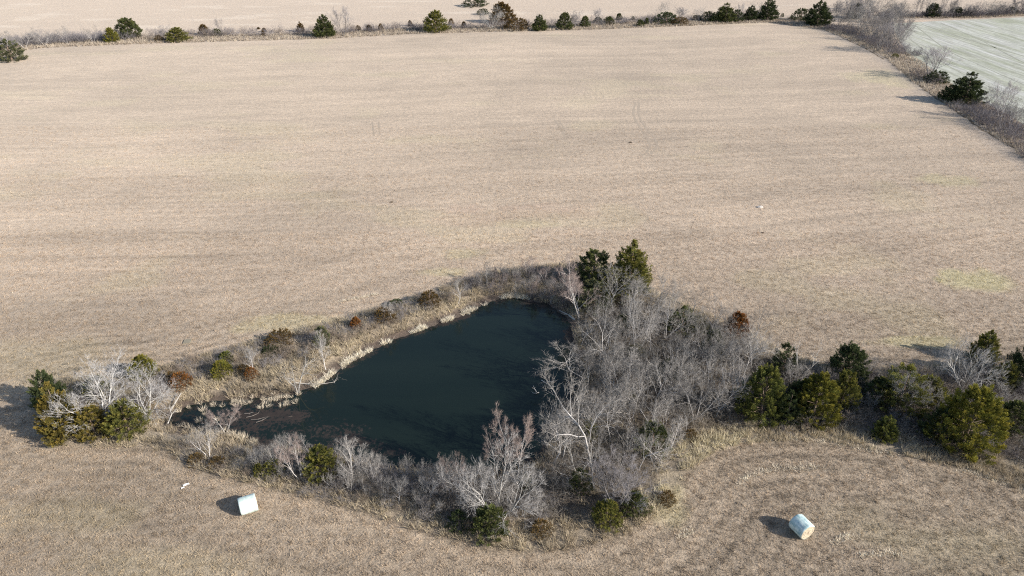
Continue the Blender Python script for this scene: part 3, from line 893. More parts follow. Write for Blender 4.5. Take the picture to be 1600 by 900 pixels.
# fence row cedars
for a in [(1503, 166, 56, 112, 'cone', 'dark', 'lone pointed dark cedar in the fence row by the frosted field'),
          (1482, 160, 36, 132, 'low', 'dark', 'squat dark cedar leaning against the lone pointed cedar'),
          (1462, 132, 40, 110, 'low', 'dark', 'low wide dark cedar below the fan shaped bare tree'),
          (1398, 91, 12, 83, 'low', 'olive', 'tiny olive cedar bush at the end of the bare grove'),
          (1275, 42, 42, 0, 'cone', 'dark', 'large dark green cedar at the hedgerow corner'),
          (1250, 34, 32, 12, 'low', 'dark', 'low dark cedar at the field gap beside the large corner cedar')]:
    cedar(*a)
HG = 'cedars in the far hedgerow'
for a in [
    (177, 68, 22, 42, 'round', 'gold', 'small bronze cedar in front of a bigger one in the far hedgerow'),
    (204, 62, 42, 27, 'round', 'green', 'large lopsided green cedar behind a small bronze one, far hedgerow'),
    (279, 67, 36, 42, 'round', 'olive', 'olive brown cedar mixed with bare brush in the far hedgerow'),
    (250, 66, 16, 54, 'low', 'brown', 'low brown cedar beside the olive brown one in the far hedgerow'),
    (320, 55, 18, 37, 'round', 'brown', 'dark brown cedar standing beside a thin bare sapling, far hedgerow'),
    (340, 57, 18, 44, 'low', 'green', 'low green cedar under a thin bare sapling, far hedgerow'),
    (508, 60, 34, 22, 'cone', 'green', 'dark conical cedar beside the tall fan shaped bare tree'),
    (470, 50, 13, 33, 'cone', 'brown', 'slim brown cedar standing apart near the dark conical cedar'),
    (681, 52, 40, 15, 'round', 'olive', 'big rounded yellow olive cedar standing apart in the far hedgerow'),
    (742, 12, 42, -6, 'low', 'dark', 'dark cedar clump standing out in the field beyond the hedgerow'),
    (785, 38, 44, 2, 'round', 'brown', 'tall brown tinged cedar behind a rounded grey bare tree'),
    (808, 49, 42, 27, 'low', 'brown', 'low rusty cedar bush in the far hedgerow'),
    (755, 24, 22, 13, 'low', 'dark', 'small dark cedar between the outlying clump and the grey bare tree'),
    (843, 49, 24, 22, 'cone', 'green', 'neat pointed green cedar between rusty bush and round dark cedar'),
    (882, 47, 28, 18, 'round', 'green', 'rounded dark cedar with a bare tree at its shoulder'),
    (1132, 36, 34, 4, 'cone', 'green', 'spired green cedar in the clump near the field gap'),
    (1198, 33, 32, -3, 'cone', 'dark', 'tallest dark cedar at the field gap in the hedgerow'),
    (1172, 33, 24, 8, 'cone', 'dark', 'dark cedar shoulder to shoulder with the tallest one at the gap'),
    (1040, 39, 44, 18, 'low', 'dark', 'wide dark cedar mound in the far hedgerow'),
    (1062, 40, 30, 26, 'low', 'brown', 'rusty low cedar beside the wide dark mound'),
    (20, 98, 44, 60, 'sparse', 'grey', 'grey green brushy cedar where hedgerow juts into the field'),
]:
    cedar(*a, group=HG)
for (u, v, w, vt, tone) in [(413, 50, 9, 43, 'brown'), (412, 57, 8, 47, 'brown'), (577, 50, 12, 38, 'brown'), (595, 47, 9, 36, 'brown'), (641, 41, 8, 31, 'brown'),
                            (705, 39, 10, 28, 'brown'), (725, 43, 10, 33, 'brown'), (404, 46, 6, 42, 'brown'), (560, 48, 10, 39, 'brown')]:
    cedar(u, v, w, vt, 'round', tone, 'small brown cedar seedling scattered in the rank grass of the far hedgerow', 'cedar seedlings in the far hedgerow')
for (u, v, w, vt) in [(914, 43, 18, 24), (934, 36, 16, 26), (951, 39, 20, 25), (967, 32, 12, 20), (989, 31, 7, 25), (1000, 42, 14, 30), (1010, 39, 9, 27)]:
    cedar(u, v, w, vt, 'round', 'green', 'small green cedar in the loose line between round dark cedar and wide mound', 'small cedars along the far hedgerow')
for (u, v, w, vt) in [(1105, 35, 26, 17), (1150, 35, 26, 14), (1088, 32, 18, 23), (1118, 36, 22, 18), (1222, 27, 6, 20)]:
    cedar(u, v, w, vt, 'low', 'dark', 'dark bushy cedar filling the clump around the spired green cedar', 'dark cedars near the field gap')
for (u, v, w, vt) in [(1455, 28, 26, 4), (1492, 27, 24, 10), (1512, 27, 18, 16), (1578, 22, 20, 10), (1335, 30, 30, 4)]:
    cedar(u, v, w, vt, 'round', 'dark', 'dark cedar among bare trees of the hedge beyond the frosted field', 'cedars beyond the frosted field')
for u, v, w, vt, tone in [(286, 612, 38, 583, 'rust'), (272, 600, 22, 580, 'brown'), (395, 596, 24, 574, 'rust')]:
    cedar(u, v, w, vt, 'low', tone, 'low rust red bush on the bank above the pond tail', 'rusty bushes above the pond tail', name='rusty_bush')
for u, v, w, vt in [(342, 736, 34, 716), (1040, 792, 30, 768), (1078, 690, 26, 672)]:
    cedar(u, v, w, vt, 'low', 'brown', 'low brown bush at the rank grass edge of the brush', 'brown bushes at the grass edge', name='brown_bush')

# ------------------------------------------------------------------ bare trees, the ones that stand out
for a in [
    (168, 656, 150, 556, 'white', 'broad white leafless tree forked low among the gold cedars', None, 1.2, None, 0),
    (232, 646, 105, 578, 'white', 'white leafless tree with low spreading limbs at the pond tail', None, 1.1, None, 1),
    (350, 668, 62, 615, 'pink', 'rounded pinkish leafless tree standing in the pond tail', None, 1.0),
    (328, 716, 74, 660, 'multi', 'pale spreading small tree on the bank below the pond tail', None, 1.25),
    (464, 606, 60, 536, 'dead', 'dead white tree with broken limbs on the open bank', None, .72, None, 0),
    (508, 572, 34, 512, 'slim', 'slender white leafless tree beside dead one on the open bank', None, 1.3),
    (396, 584, 32, 534, 'slim', 'thin pale leafless tree at field edge above the pond tail', None, 1.15),
    (612, 500, 34, 463, 'slim', 'small pale leafless tree above the two brown cedar bushes', None, 1.15),
    (716, 472, 28, 430, 'slim', 'thin pale sapling where the open bank meets corner brush', None, 1.1),
    (906, 494, 78, 398, 'pink', 'pinkish leafless tree leaning over the pond corner', None, 1.0, (R(12), R(-90))),
    (952, 486, 92, 392, 'spread', 'wide grey leafless tree standing in front of the corner cedars', None, .95),
    (946, 588, 100, 464, 'spread', 'tall white limbed leafless tree at thicket edge by the pond', None, 1.05),
    (992, 556, 84, 452, 'multi', 'many stemmed grey tree behind tall white limbed one', None, 1.1),
    (926, 738, 150, 590, 'spread', 'big pale leafless tree spreading toward the floating branches', None, 1.15),
    (866, 722, 74, 640, 'slim', 'blue grey leafless tree at the shore by dark water', None, 1.1),
    (806, 755, 76, 638, 'pink', 'tall leafless tree with reddish top at the shore', None, 1.0, None, 0),
    (782, 752, 62, 664, 'pink', 'shorter red tipped tree beside tall reddish one at the shore', None, 1.0, None, 1),
    (774, 806, 150, 690, 'white', 'broad white leafless tree above the rounded green cedar', None, .9, None, 0),
    (902, 745, 60, 678, 'dead', 'dead white forked tree in the middle of the brush', None, .95, None, 1),
    (962, 796, 120, 716, 'vase', 'dark stemmed wide leafless tree at the thicket nose', None, 1.0),
    (1046, 706, 40, 640, 'slim', 'tree with bare pale trunk at the bleached grass corner', None, 1.25),
    (1248, 590, 26, 530, 'dead', 'thin white snag in front of the dark cedar', None, .95, None, 1),
    (1502, 606, 92, 524, 'white', 'white dome shaped leafless tree in the cedar row', None, .95, None, 1),
    (1408, 640, 72, 572, 'white', 'pale leafless tree growing through the dull olive cedar', None, .85, None, 0),
    (1158, 600, 84, 495, 'spread', 'grey leafless tree beside the orange brown cedar', None, 1.0),
    (710, 778, 34, 703, 'pink', 'red tipped sapling in the row of grey saplings on the shore', None, 1.0),
    (470, 752, 56, 676, 'pink', 'pink topped leafless tree beside rounded dark olive cedar', None, 1.05),
    (550, 752, 48, 676, 'slim', 'tallest pale sapling of the shore row next to rounded cedar', None, 1.2),
    (537, 56, 48, 6, 'vase', 'tall fan shaped leafless tree in the far hedgerow', None, 1.1),
    (768, 46, 46, 6, 'white', 'rounded pale grey leafless tree amid cedars of far hedgerow', None, .75),
    (1452, 122, 62, 64, 'vase', 'fan shaped leafless tree in the fence row by the frosted field', None, 1.2),
    (1390, 84, 48, 30, 'vase', 'spreading leafless tree at the end of the bare grove', None, .9),
    (1372, 80, 40, 28, 'vase', 'upright leafless tree second from the end of the bare grove', None, .9),
    (1562, 190, 60, 122, 'vase', 'thin grey leafless tree in brush behind the lone pointed cedar', None, 1.2),
]:
    bare(*a)
# the tree that leans out over the water
bare(918, 588, 0, 0, 'spread', 'leafless tree leaning far out over the dark water', None, 1.0, (R(-62), R(102)), 1, at=gp(918, 588)[:2], size=(5.6, 7.6), rz=1.0)

G = 'leafless trees of the thicket'
occ = [(*gp(u, v)[:2], 1.2) for u, v in [(946, 588), (992, 556), (926, 738), (962, 796), (1046, 706), (1158, 600), (902, 745), (1182, 650), (1016, 700)]]
Z1 = [(905, 520), (960, 490), (1010, 470), (1080, 500), (1150, 525), (1195, 560), (1185, 600), (1130, 655), (1070, 690), (1020, 730), (990, 790), (930, 780),
      (880, 760), (862, 725), (890, 670), (915, 610), (912, 560)]
for x, y in poisson(Z1, 1.85, 84, 4, occ):
    h = rt.uniform(3.0, 6.4); k = rt.choice(['spread', 'multi', 'multi', 'spread', 'slim', 'spread'])
    bare(0, 0, 0, 0, k, 'grey leafless tree packed in the thicket between pond and bright green cedar', G, rt.uniform(.62, 1.25), None, at=(x, y), size=(h * rt.uniform(.7, .95), h))
for x, y in poisson([(402, 712), (480, 712), (560, 728), (640, 742), (740, 752), (840, 765), (850, 815), (760, 818), (660, 800), (560, 775), (470, 752), (402, 738)], 1.05, 75, 6):
    h = rt.uniform(1.8, 3.6)
    bare(0, 0, 0, 0, rt.choice(['sapling', 'sapling', 'slim']), 'grey leafless sapling in the brushy strip between pond and bale field', 'saplings on the bale side of the pond', rt.uniform(.85, 1.25), at=(x, y), size=(h * .6, h))
for x, y in poisson([(1195, 590), (1300, 585), (1450, 590), (1600, 580), (1640, 690), (1520, 690), (1400, 672), (1300, 655), (1200, 645)], 2.6, 32, 8):
    h = rt.uniform(2.0, 4.0)
    bare(0, 0, 0, 0, rt.choice(['sapling', 'multi']), 'dull grey leafless small tree growing between cedars of the row', 'small trees between the cedars', rt.uniform(.6, .95), at=(x, y), size=(h * .9, h))
for x, y in poisson([(745, 452), (790, 436), (850, 430), (895, 430), (905, 465), (880, 476), (840, 462), (790, 455)], 1.4, 34, 9):
    h = rt.uniform(1.8, 3.8)
    bare(0, 0, 0, 0, rt.choice(['sapling', 'sapling', 'pink', 'slim']), 'grey leafless sapling in the brush along the pond corner', 'saplings at the pond corner', rt.uniform(.6, .95), at=(x, y), size=(h * .75, h))
for (u, v, w, vt) in [(880, 690, 70, 615), (1022, 640, 100, 545), (1062, 622, 100, 528), (1100, 585, 84, 505), (1085, 655, 90, 572), (985, 655, 100, 560), (960, 640, 80, 560), (1125, 640, 80, 560), (1040, 530, 74, 455)]:
    bare(u, v, w, vt, rt.choice(['spread', 'multi']), 'taller pale leafless tree rising above the thicket beside the pond', 'taller trees of the thicket', rt.uniform(1.0, 1.2))
# far hedge bare trees
for (u, v, w, vt) in [(40, 76, 46, 40), (70, 72, 40, 42), (105, 68, 34, 38), (62, 70, 40, 44), (146, 68, 26, 34), (12, 80, 44, 46), (258, 64, 36, 38), (345, 50, 14, 26), (898, 44, 26, 14),
                      (933, 36, 18, 10), (1038, 34, 10, -6), (1062, 32, 26, 8), (1096, 30, 28, 8), (1155, 32, 18, 2), (1180, 30, 28, -4), (842, 40, 14, 16)]:
    bare(u, v, w, vt, rt.choice(['vase', 'multi']), 'thin grey leafless tree in the far hedgerow', 'leafless trees of the far hedgerow', rt.uniform(.95, 1.2))
for x, y in poisson([(1282, 38), (1300, 22), (1345, 14), (1395, 28), (1418, 62), (1405, 84), (1360, 66), (1320, 52)], 3.0, 60, 12):
    h = rt.uniform(6.5, 10.0)
    bare(0, 0, 0, 0, rt.choice(['vase', 'multi', 'spread']), 'grey leafless tree in the grove at the field corner', 'grove at the field corner', rt.uniform(.6, .95), at=(x, y), size=(h * .85, h))
for i in range(15):
    u = 1400 + i * 15 + rt.uniform(-5, 5); v = 27 - max(0, (u - 1520)) * .05
    bare(u, v, rt.uniform(22, 36), v - rt.uniform(22, 38), rt.choice(['vase', 'multi']), 'dark leafless tree in the hedge beyond the frosted field', 'hedge trees beyond the frosted field', rt.uniform(.6, .9))
for (u, v, w, vt) in [(1540, 172, 40, 130), (1578, 200, 40, 145), (1598, 205, 44, 140)]:
    bare(u, v, w, vt, 'multi', 'low leafless tree in the brushy end of the fence row', 'low trees of the fence row', .85)
print('trees done')

# ------------------------------------------------------------------ shrubs
for x, y in poisson([(250, 612), (300, 596), (400, 575), (500, 548), (600, 512), (700, 476), (755, 448), (745, 432), (690, 455), (600, 486), (500, 512), (400, 540), (300, 568), (240, 590)], 1.0, 118, 21):
    shrub(x, y, rt.uniform(1.2, 2.2), rt.uniform(.6, 1.5), rt.choice(['grey', 'tan', 'tan', 'grey']), 'low grey tan leafless shrub on the open bank between field and pond', 'shrubs on the open bank', rt.uniform(.8, 1.2))
for x, y in poisson([(90, 640), (150, 605), (250, 600), (262, 640), (240, 665), (150, 665)], 1.3, 20, 25):
    shrub(x, y, rt.uniform(1.4, 2.4), rt.uniform(.8, 1.8), rt.choice(['grey', 'grey', 'dark']), 'grey leafless shrub in the clump at the pond tail', 'shrubs in the pond tail clump', rt.uniform(.9, 1.2))
for x, y in poisson([(735, 450), (780, 432), (850, 424), (905, 424), (915, 470), (880, 482), (840, 466), (790, 458)], 1.2, 30, 22):
    shrub(x, y, rt.uniform(1.6, 2.6), rt.uniform(1.0, 2.2), rt.choice(['grey', 'dark']), 'dark grey leafless shrub in the brush along the pond corner', 'shrubs at the pond corner', rt.uniform(.75, 1.1))
for x, y in poisson([(280, 690), (340, 700), (402, 712), (480, 718), (560, 732), (740, 755), (850, 768), (860, 825), (760, 835), (660, 815), (560, 785), (450, 762), (370, 742), (290, 722)], 1.2, 72, 23):
    shrub(x, y, rt.uniform(1.2, 2.2), rt.uniform(.6, 1.4), rt.choice(['grey', 'tan', 'grey']), 'grey leafless shrub in the brushy strip between pond and bale field', 'shrubs on the bale side of the pond', rt.uniform(.8, 1.2))
for x, y in poisson([(1195, 575), (1300, 580), (1450, 582), (1600, 572), (1650, 730), (1520, 712), (1400, 692), (1300, 672), (1195, 668)], 1.75, 78, 24):
    shrub(x, y, rt.uniform(1.6, 3.0), rt.uniform(.7, 1.7), rt.choice(['grey', 'dark', 'tan']), 'tangled leafless shrub growing under the cedar row', 'shrubs under the cedar row', rt.uniform(.7, 1.05))
LOWS = [shrub_mesh(s_, (1, 1, 1), (1, 1, 1), 9, light=True) for s_ in (61, 62, 63)]
def brush_mass(name, items, label):
    """distant brush nobody could count: many low stems joined into one mass"""
    parts = []
    for (x, y), W, H, c in items:
        vr = rt.choice(LOWS); me = vr['mesh']
        co = np.empty(len(me.vertices) * 3); me.vertices.foreach_get('co', co); co = co.reshape(-1, 3)
        ix = np.empty(len(me.loops), np.int32); me.loops.foreach_get('vertex_index', ix)
        a = rt.uniform(0, 6.28); k = W / vr['w']
        v = np.stack([(co[:, 0] * math.cos(a) - co[:, 1] * math.sin(a)) * k + x, (co[:, 0] * math.sin(a) + co[:, 1] * math.cos(a)) * k + y, co[:, 2] * H], -1)
        parts.append((v, ix.reshape(-1, 3), np.array(c) * rng.uniform(.8, 1.2, (len(v), 1))))
    link(name, mesh_np(name, *join(parts), M['grass']), kind='stuff', label=label, category='brush')
BG, BD, BT = (.24, .225, .235), (.15, .135, .145), (.27, .225, .185)
brush_mass('hedgerow_brush', [(p, rt.uniform(3, 5), rt.uniform(1.6, 3.4), BG) for p in along([(-40, 78), (0, 76), (60, 70), (200, 63)], 210, -1, 8, 31)]
           + [(p, rt.uniform(2.5, 5), rt.uniform(1.1, 3.0), rt.choice((BG, BD, BD, BT))) for p in along([(200, 62), (330, 58), (520, 54), (640, 48), (760, 45), (900, 41), (1040, 36), (1200, 30)], 430, -1, 8, 32)],
           'grey leafless brush running along the far hedgerow')
brush_mass('fence_row_brush', [(p, rt.uniform(2.4, 4.2), rt.uniform(1.0, 2.8), rt.choice((BG, BD, BD))) for p in
           along([(1290, 44), (1350, 66), (1400, 88)], 170, -1, 9, 33) + along([(1425, 118), (1460, 132)], 22, -1, 4, 34) + along([(1500, 168), (1555, 198), (1600, 228), (1650, 262)], 170, -3, 9, 35)],
           'purple grey leafless brush of the fence row by the frosted field')
brush_mass('far_hedge_brush', [(p, rt.uniform(3.5, 6), rt.uniform(1.8, 3.4), BD) for p in along(TOPH_PX[:4] + [(1660, 19)], 150, -3, 4, 36)], 'dark leafless brush of the hedge beyond the frosted field')

P = fill(THICK, .32, 16); P = P[in_view(P, 60)]; P = P[sdist(P[:, 0], P[:, 1], POND) > .4]
brush_mass('thicket_brush', [(tuple(p), rt.uniform(1.6, 2.8), rt.uniform(.7, 1.7), rt.choice(((.23, .215, .195), (.18, .155, .135), (.26, .235, .205)))) for p in P],
           'dense fine grey brush filling the thicket beneath its trees')
# tangled undergrowth of the thicket floor: fine dead sticks and brambles, one mass
P = fill(THICK, 3.0, 15); P = P[in_view(P, 80)]
P = P[sdist(P[:, 0], P[:, 1], POND) > .3]
uc = np.array([.18, .15, .125]) * rng.uniform(.6, 1.35, (len(P), 1))
vv = blades(P, 10, 1.0 * rng.uniform(.4, 1.5, len(P)), .4, .022, uc, rng, 1.0)
link('undergrowth', mesh_np('undergrowth', *vv, M['grass']), kind='stuff', label='tangled grey dead undergrowth covering the thicket floor', category='undergrowth')

# every plant of a crowd told apart by counting out from something one can find
LAND = [(u, v, n) for u, v, n in [
    (88, 648, 'the dark pond tail cedar'), (208, 690, 'the rounded pond tail cedar'), (230, 600, 'the golden round cedar near the pond tail'),
    (350, 594, 'the brown gold cedar on the bank'), (440, 546, 'the wide brown cedar bush on the bank'), (557, 515, 'the small round rust cedar'), (602, 508, 'the dark brown cedar bush'),
    (672, 484, 'the brown olive cedar bush'), (984, 462, 'the tall pointed corner cedar'), (880, 488, 'the pale log in the pond corner'), (1062, 528, 'the dark green cedar at the thicket edge'),
    (1148, 530, 'the orange brown cedar'), (992, 562, 'the olive cedar deep in the thicket'), (985, 634, 'the tiny yellow green cedar'), (1016, 716, 'the loose green cedar by bleached grass'),
    (1182, 668, 'the large bright green cedar'), (1263, 670, 'the bronze tinted cedar'), (1316, 605, 'the dark blue green cedar'), (1395, 655, 'the dull olive cedar'),
    (1376, 694, 'the small vivid green cedar'), (1492, 720, 'the largest golden green cedar'), (1570, 686, 'the medium green cedar'), (1502, 606, 'the white dome shaped tree'),
    (1248, 590, 'the thin white snag'), (506, 758, 'the rounded dark olive cedar'), (766, 850, 'the green cedar below the white tree'), (946, 830, 'the rusty topped cedar'),
    (902, 745, 'the dead forked tree'), (845, 842, 'the low rusty brown cedar'), (390, 797, 'the white bale'), (1250, 832, 'the teal bale'), (464, 606, 'the dead white tree on the bank'),
    (806, 755, 'the tall reddish tree'), (918, 588, 'the tree leaning over the water'), (310, 730, 'the low bronze cedar'), (328, 716, 'the pale spreading pond tail tree'),
    (204, 62, 'the large lopsided far cedar'), (279, 67, 'the olive brown far cedar'), (508, 60, 'the dark conical far cedar'), (681, 52, 'the big rounded far cedar'), (882, 47, 'the rounded dark far cedar'),
    (20, 98, 'the brushy cedar jutting into the field'), (1040, 39, 'the wide dark cedar mound'), (1132, 36, 'the spired green cedar'), (1198, 33, 'the tallest cedar at the gap'), (1275, 42, 'the large corner cedar'), (1398, 91, 'the tiny cedar bush at the grove end'),
    (1503, 166, 'the lone pointed cedar'), (1452, 122, 'the fan shaped fence row tree')]]
ORD = 'first second third fourth fifth sixth seventh eighth ninth tenth eleventh twelfth thirteenth fourteenth fifteenth sixteenth seventeenth eighteenth nineteenth twentieth'.split()
lxy = np.array([gp(u, v)[:2] for u, v, _ in LAND])
for kind in FORM:
    obs = [o for o, k in ALL if k == kind]
    if not obs: continue
    xy = np.array([o.location[:2] for o in obs])
    dd = np.hypot(xy[:, None, 0] - lxy[None, :, 0], xy[:, None, 1] - lxy[None, :, 1])
    rank = np.argsort(np.argsort(dd, axis=0), axis=0)
    bulk = {o.name for o, k in BULK if k == kind}
    for i, o in enumerate(obs):
        if o.name in bulk:
            j = int(np.argmin(rank[i] + dd[i] * .01))
            if rank[i, j] < len(ORD):
                o['label'] = ORD[rank[i, j]] + ' ' + FORM[kind] + ' out from ' + LAND[j][2]

# ------------------------------------------------------------------ tussocks in the pond tail
def tuss(seed):
    r = np.random.default_rng(seed)
    v, t, c = blades(np.zeros((1, 2)), 46, np.array([.42]), .13, .05, np.array([[.62, .55, .44]]), r, .75, zf=np.zeros(1))
    return mesh_np('grass_tussock', v, t, c, M['grass'])
TU = [tuss(s) for s in (1, 2, 3)]
tp = [(320, 647), (338, 655), (308, 659), (284, 662), (262, 672), (296, 672), (316, 672), (345, 678), (385, 630), (400, 634), (408, 632), (418, 635), (424, 636), (432, 622), (438, 626),
      (462, 624), (372, 636), (350, 634), (442, 620), (447, 622), (410, 622), (396, 618), (380, 620), (322, 668), (312, 657), (350, 680), (362, 684), (374, 688), (386, 690), (368, 674), (380, 680)]
for a_, b_, n_ in [((275, 645), (345, 630), 9), ((350, 631), (470, 618), 26), ((290, 670), (395, 690), 24), ((345, 672), (400, 700), 14), ((395, 640), (470, 628), 12)]:
    for _ in range(n_):
        k_ = rt.random(); tp.append((a_[0] + (b_[0] - a_[0]) * k_ + rt.gauss(0, 4), a_[1] + (b_[1] - a_[1]) * k_ + rt.gauss(0, 2.5)))
for u, v in tp:
    for k in range(1):
        p = gp(u + rt.uniform(-4, 4), v + rt.uniform(-2, 2), WATER_Z)
        o = link('grass_tussock', rt.choice(TU), None, label='pale tussock of dead grass standing in the muddy pond tail', category='grass', group='tussocks in the pond tail')
        o.location = (p.x, p.y, max(gz(p.x, p.y), WATER_Z - .12)); s = rt.uniform(.5, 1.25); o.scale = (s, s, s * rt.uniform(.8, 1.3)); o.rotation_euler = (0, 0, rt.uniform(0, 6))

# ------------------------------------------------------------------ dead wood
def log(name, pts, r, label, col=(.42, .395, .36), cat='log', group=None, forks=2, seed=0):
    b = Bare(seed, 1, 1, 1, 0, 0, (), 0, .1); b.tr = []; b.cr = []
    g = random.Random(seed)
    P = [Vector(p) for p in pts]; n = len(P) - 1
    for i in range(n):
        b.tr.append((P[i], P[i + 1], r * (1 - .7 * i / n), r * (1 - .7 * (i + 1) / n), 0))
    for k in range(forks):
        i = g.randrange(max(1, n - 2), n + 1) if n > 1 else 1
        d = (P[i] - P[i - 1]).normalized(); L = (P[-1] - P[0]).length * g.uniform(.25, .5)
        e = (d + Vector((g.gauss(0, .6), g.gauss(0, .6), g.uniform(0, .4)))).normalized()
        q = P[i] + e * L * .5; b.tr.append((P[i], q, r * .35, r * .22, 1))
        q2 = q + (e + Vector((g.gauss(0, .3), g.gauss(0, .3), .05))).normalized() * L * .5; b.tr.append((q, q2, r * .22, r * .08, 1))
        for _ in range(3):
            q3 = q + Vector((g.gauss(0, .4), g.gauss(0, .4), g.uniform(0, .25))) * L * .8
            b.tr.append((q, q3, r * .14, 0, 9))
    b.pale = b.tip = col
    o = link(name, b.mesh(b.tr, 1, 6, name), None, label=label, category=cat, group=group)
    return o
def gpz(u, v, z): return gp(u, v, z)[:]
W0 = WATER_Z + .05
log('fallen_tree', [gpz(266, 641, -.55), gpz(272, 632, -.1), gpz(283, 614, .35)], .15, 'snapped white trunk propped at the end of the pond tail', forks=1, seed=2)
log('fallen_branch', [gpz(262, 662, -.5), gpz(268, 648, -.2), gpz(264, 634, .1)], .07, 'thin white broken branch beside the snapped trunk', cat='branch', forks=2, seed=3)
log('fallen_log', [gpz(899, 500, -.45), gpz(888, 492, -.6), gpz(874, 485, W0)], .16, 'pale fallen log lying into the pond corner', forks=1, seed=4)
log('fallen_treetop', [gpz(462, 598, -.15), gpz(480, 600, -.3), gpz(502, 600, -.55), gpz(522, 597, W0)], .055, 'tangle of white fallen limbs at foot of the dead tree', cat='branch', forks=9, seed=5)
log('fallen_limb', [gpz(478, 570, .05), gpz(484, 566, .25), gpz(492, 559, .5)], .11, 'short broken white limb lying beside the dead tree', cat='branch', forks=0, seed=6)
for i, (u, v, du, dv) in enumerate([(853, 597, 18, -3), (846, 594, 14, 8), (838, 612, -5, -10), (842, 613, -10, 1), (858, 602, 10, 2)]):
    log('floating_branch', [gpz(u, v, W0), gpz(u + du * .5, v + dv * .5 + 1, W0 + .08), gpz(u + du, v + dv, W0)], .045, 'bleached branch floating off the thicket shore', cat='branch', group='floating branches', forks=1, seed=20 + i, col=(.5, .47, .43))
for i, (u, v, du, dv) in enumerate([(385, 652, 18, -6), (392, 656, 22, -4), (400, 660, 18, -8), (382, 646, 14, -2)]):
    log('drift_stick', [gpz(u, v, W0), gpz(u + du * .5, v + dv * .5 + 1, W0 + .06), gpz(u + du, v + dv, W0)], .028, 'thin grey stick lying in the muddy pond tail', cat='branch', group='sticks in the pond tail', forks=1, seed=40 + i, col=(.28, .25, .22))

# ------------------------------------------------------------------ hay bales
def mat_wrap(name, c1, c2, streak):
    m = NT(name)
    tc = m.t.nodes.new('ShaderNodeTexCoord')
    mp = m.t.nodes.new('ShaderNodeMapping'); m.l(tc.outputs['Object'], mp.inputs['Vector']); mp.inputs['Scale'].default_value = (1.0, 3.2, 3.2)
    n = m.noise(mp.outputs['Vector'], 1.3, 4, .6)
    mp2 = m.t.nodes.new('ShaderNodeMapping'); m.l(tc.outputs['Object'], mp2.inputs['Vector']); mp2.inputs['Scale'].default_value = (14, .4, .4)
    n2 = m.noise(mp2.outputs['Vector'], 1.0, 3, .6)
    c = m.mix(m.mapr(n, .38, .68, 0, streak), c1, c2)
    c = m.scale(c, m.mapr(n2, .3, .7, .86, 1.1))
    m.bump(m.noise(tc.outputs['Object'], 9, 4, .6), .4, .03)
    return m.fin(c, .55, .35)
mh = NT('hay_end'); tcx = mh.t.nodes.new('ShaderNodeTexCoord')
mhay = mh.fin(mh.mix(mh.noise(tcx.outputs['Object'], 14, 5, .7), (.34, .275, .19), (.60, .525, .41)), 1.0, .05, .2); 
def bale(u, v, ang, wrap, label, wl):
    p = gp(u, v); e = root('hay_bale', (p.x, p.y, 0), label, 'hay bale', 'round hay bales on the mown field')
    Rr, Lh, N = .74, .69, 56
    g = random.Random(int(u))
    prof = [(-Lh, .93), (-Lh + .03, .975), (-Lh + .09, 1.0), (-.45, 1.008), (-.2, .997), (.05, 1.006), (.3, .998), (.5, 1.007), (Lh - .09, 1.0), (Lh - .03, .975), (Lh, .93)]
    def rad(a, x, k):
        r = Rr * k * (1 + .012 * math.sin(3 * a + x * 2) + .008 * math.sin(7 * a - x * 5))
        y, z = r * math.cos(a), r * math.sin(a)
        z = max(z, -Rr * .93)                                   # sits slightly flattened on the ground
        return (x, y, z + Rr * .93)
    V, F = [], []
    for x, k in prof:
        for j in range(N): V.append(rad(2 * math.pi * j / N, x, k))
    for i in range(len(prof) - 1):
        for j in range(N):
            j2 = (j + 1) % N; F.append((i * N + j, i * N + j2, (i + 1) * N + j2, (i + 1) * N + j))
    me = bpy.data.meshes.new('net_wrap'); me.from_pydata(V, [], F); me.materials.append(wrap)
    for pl in me.polygons: pl.use_smooth = True
    link('net_wrap', me, e, label=wl)
    for s in (-1, 1):
        V, F = [], []
        rings = [.94, .85, .76, .66, .56, .46, .36, .26, .16, .07]
        for i, k in enumerate(rings):
            for j in range(N):
                bx = s * (Lh - .035 + .035 * (1 - k) + (.022 if i % 2 else 0) + g.uniform(-.012, .012))
                V.append(rad(2 * math.pi * j / N, bx, k))
        V.append((s * (Lh + .01), 0, Rr * .93))
        for i in range(len(rings) - 1):
            for j in range(N):
                j2 = (j + 1) % N; F.append((i * N + j, i * N + j2, (i + 1) * N + j2, (i + 1) * N + j))
        for j in range(N): F.append(((len(rings) - 1) * N + j, (len(rings) - 1) * N + (j + 1) % N, len(V) - 1))
        me = bpy.data.meshes.new('end_face'); me.from_pydata(V, [], F); me.materials.append(mhay)
        link('end_face', me, e)
    e.rotation_euler = (0, 0, R(ang))
    return e
bale(390, 797, 27, mat_wrap('white_net_wrap', (.64, .71, .67), (.44, .57, .53), .9), 'white wrapped round hay bale beside the pond brush', 'whitish green net wrap')
bale(1250, 832, -66, mat_wrap('teal_net_wrap', (.64, .73, .70), (.16, .32, .36), .85), 'teal streaked round hay bale with straw end in the open bay', 'pale teal net wrap with darker blue streaks')

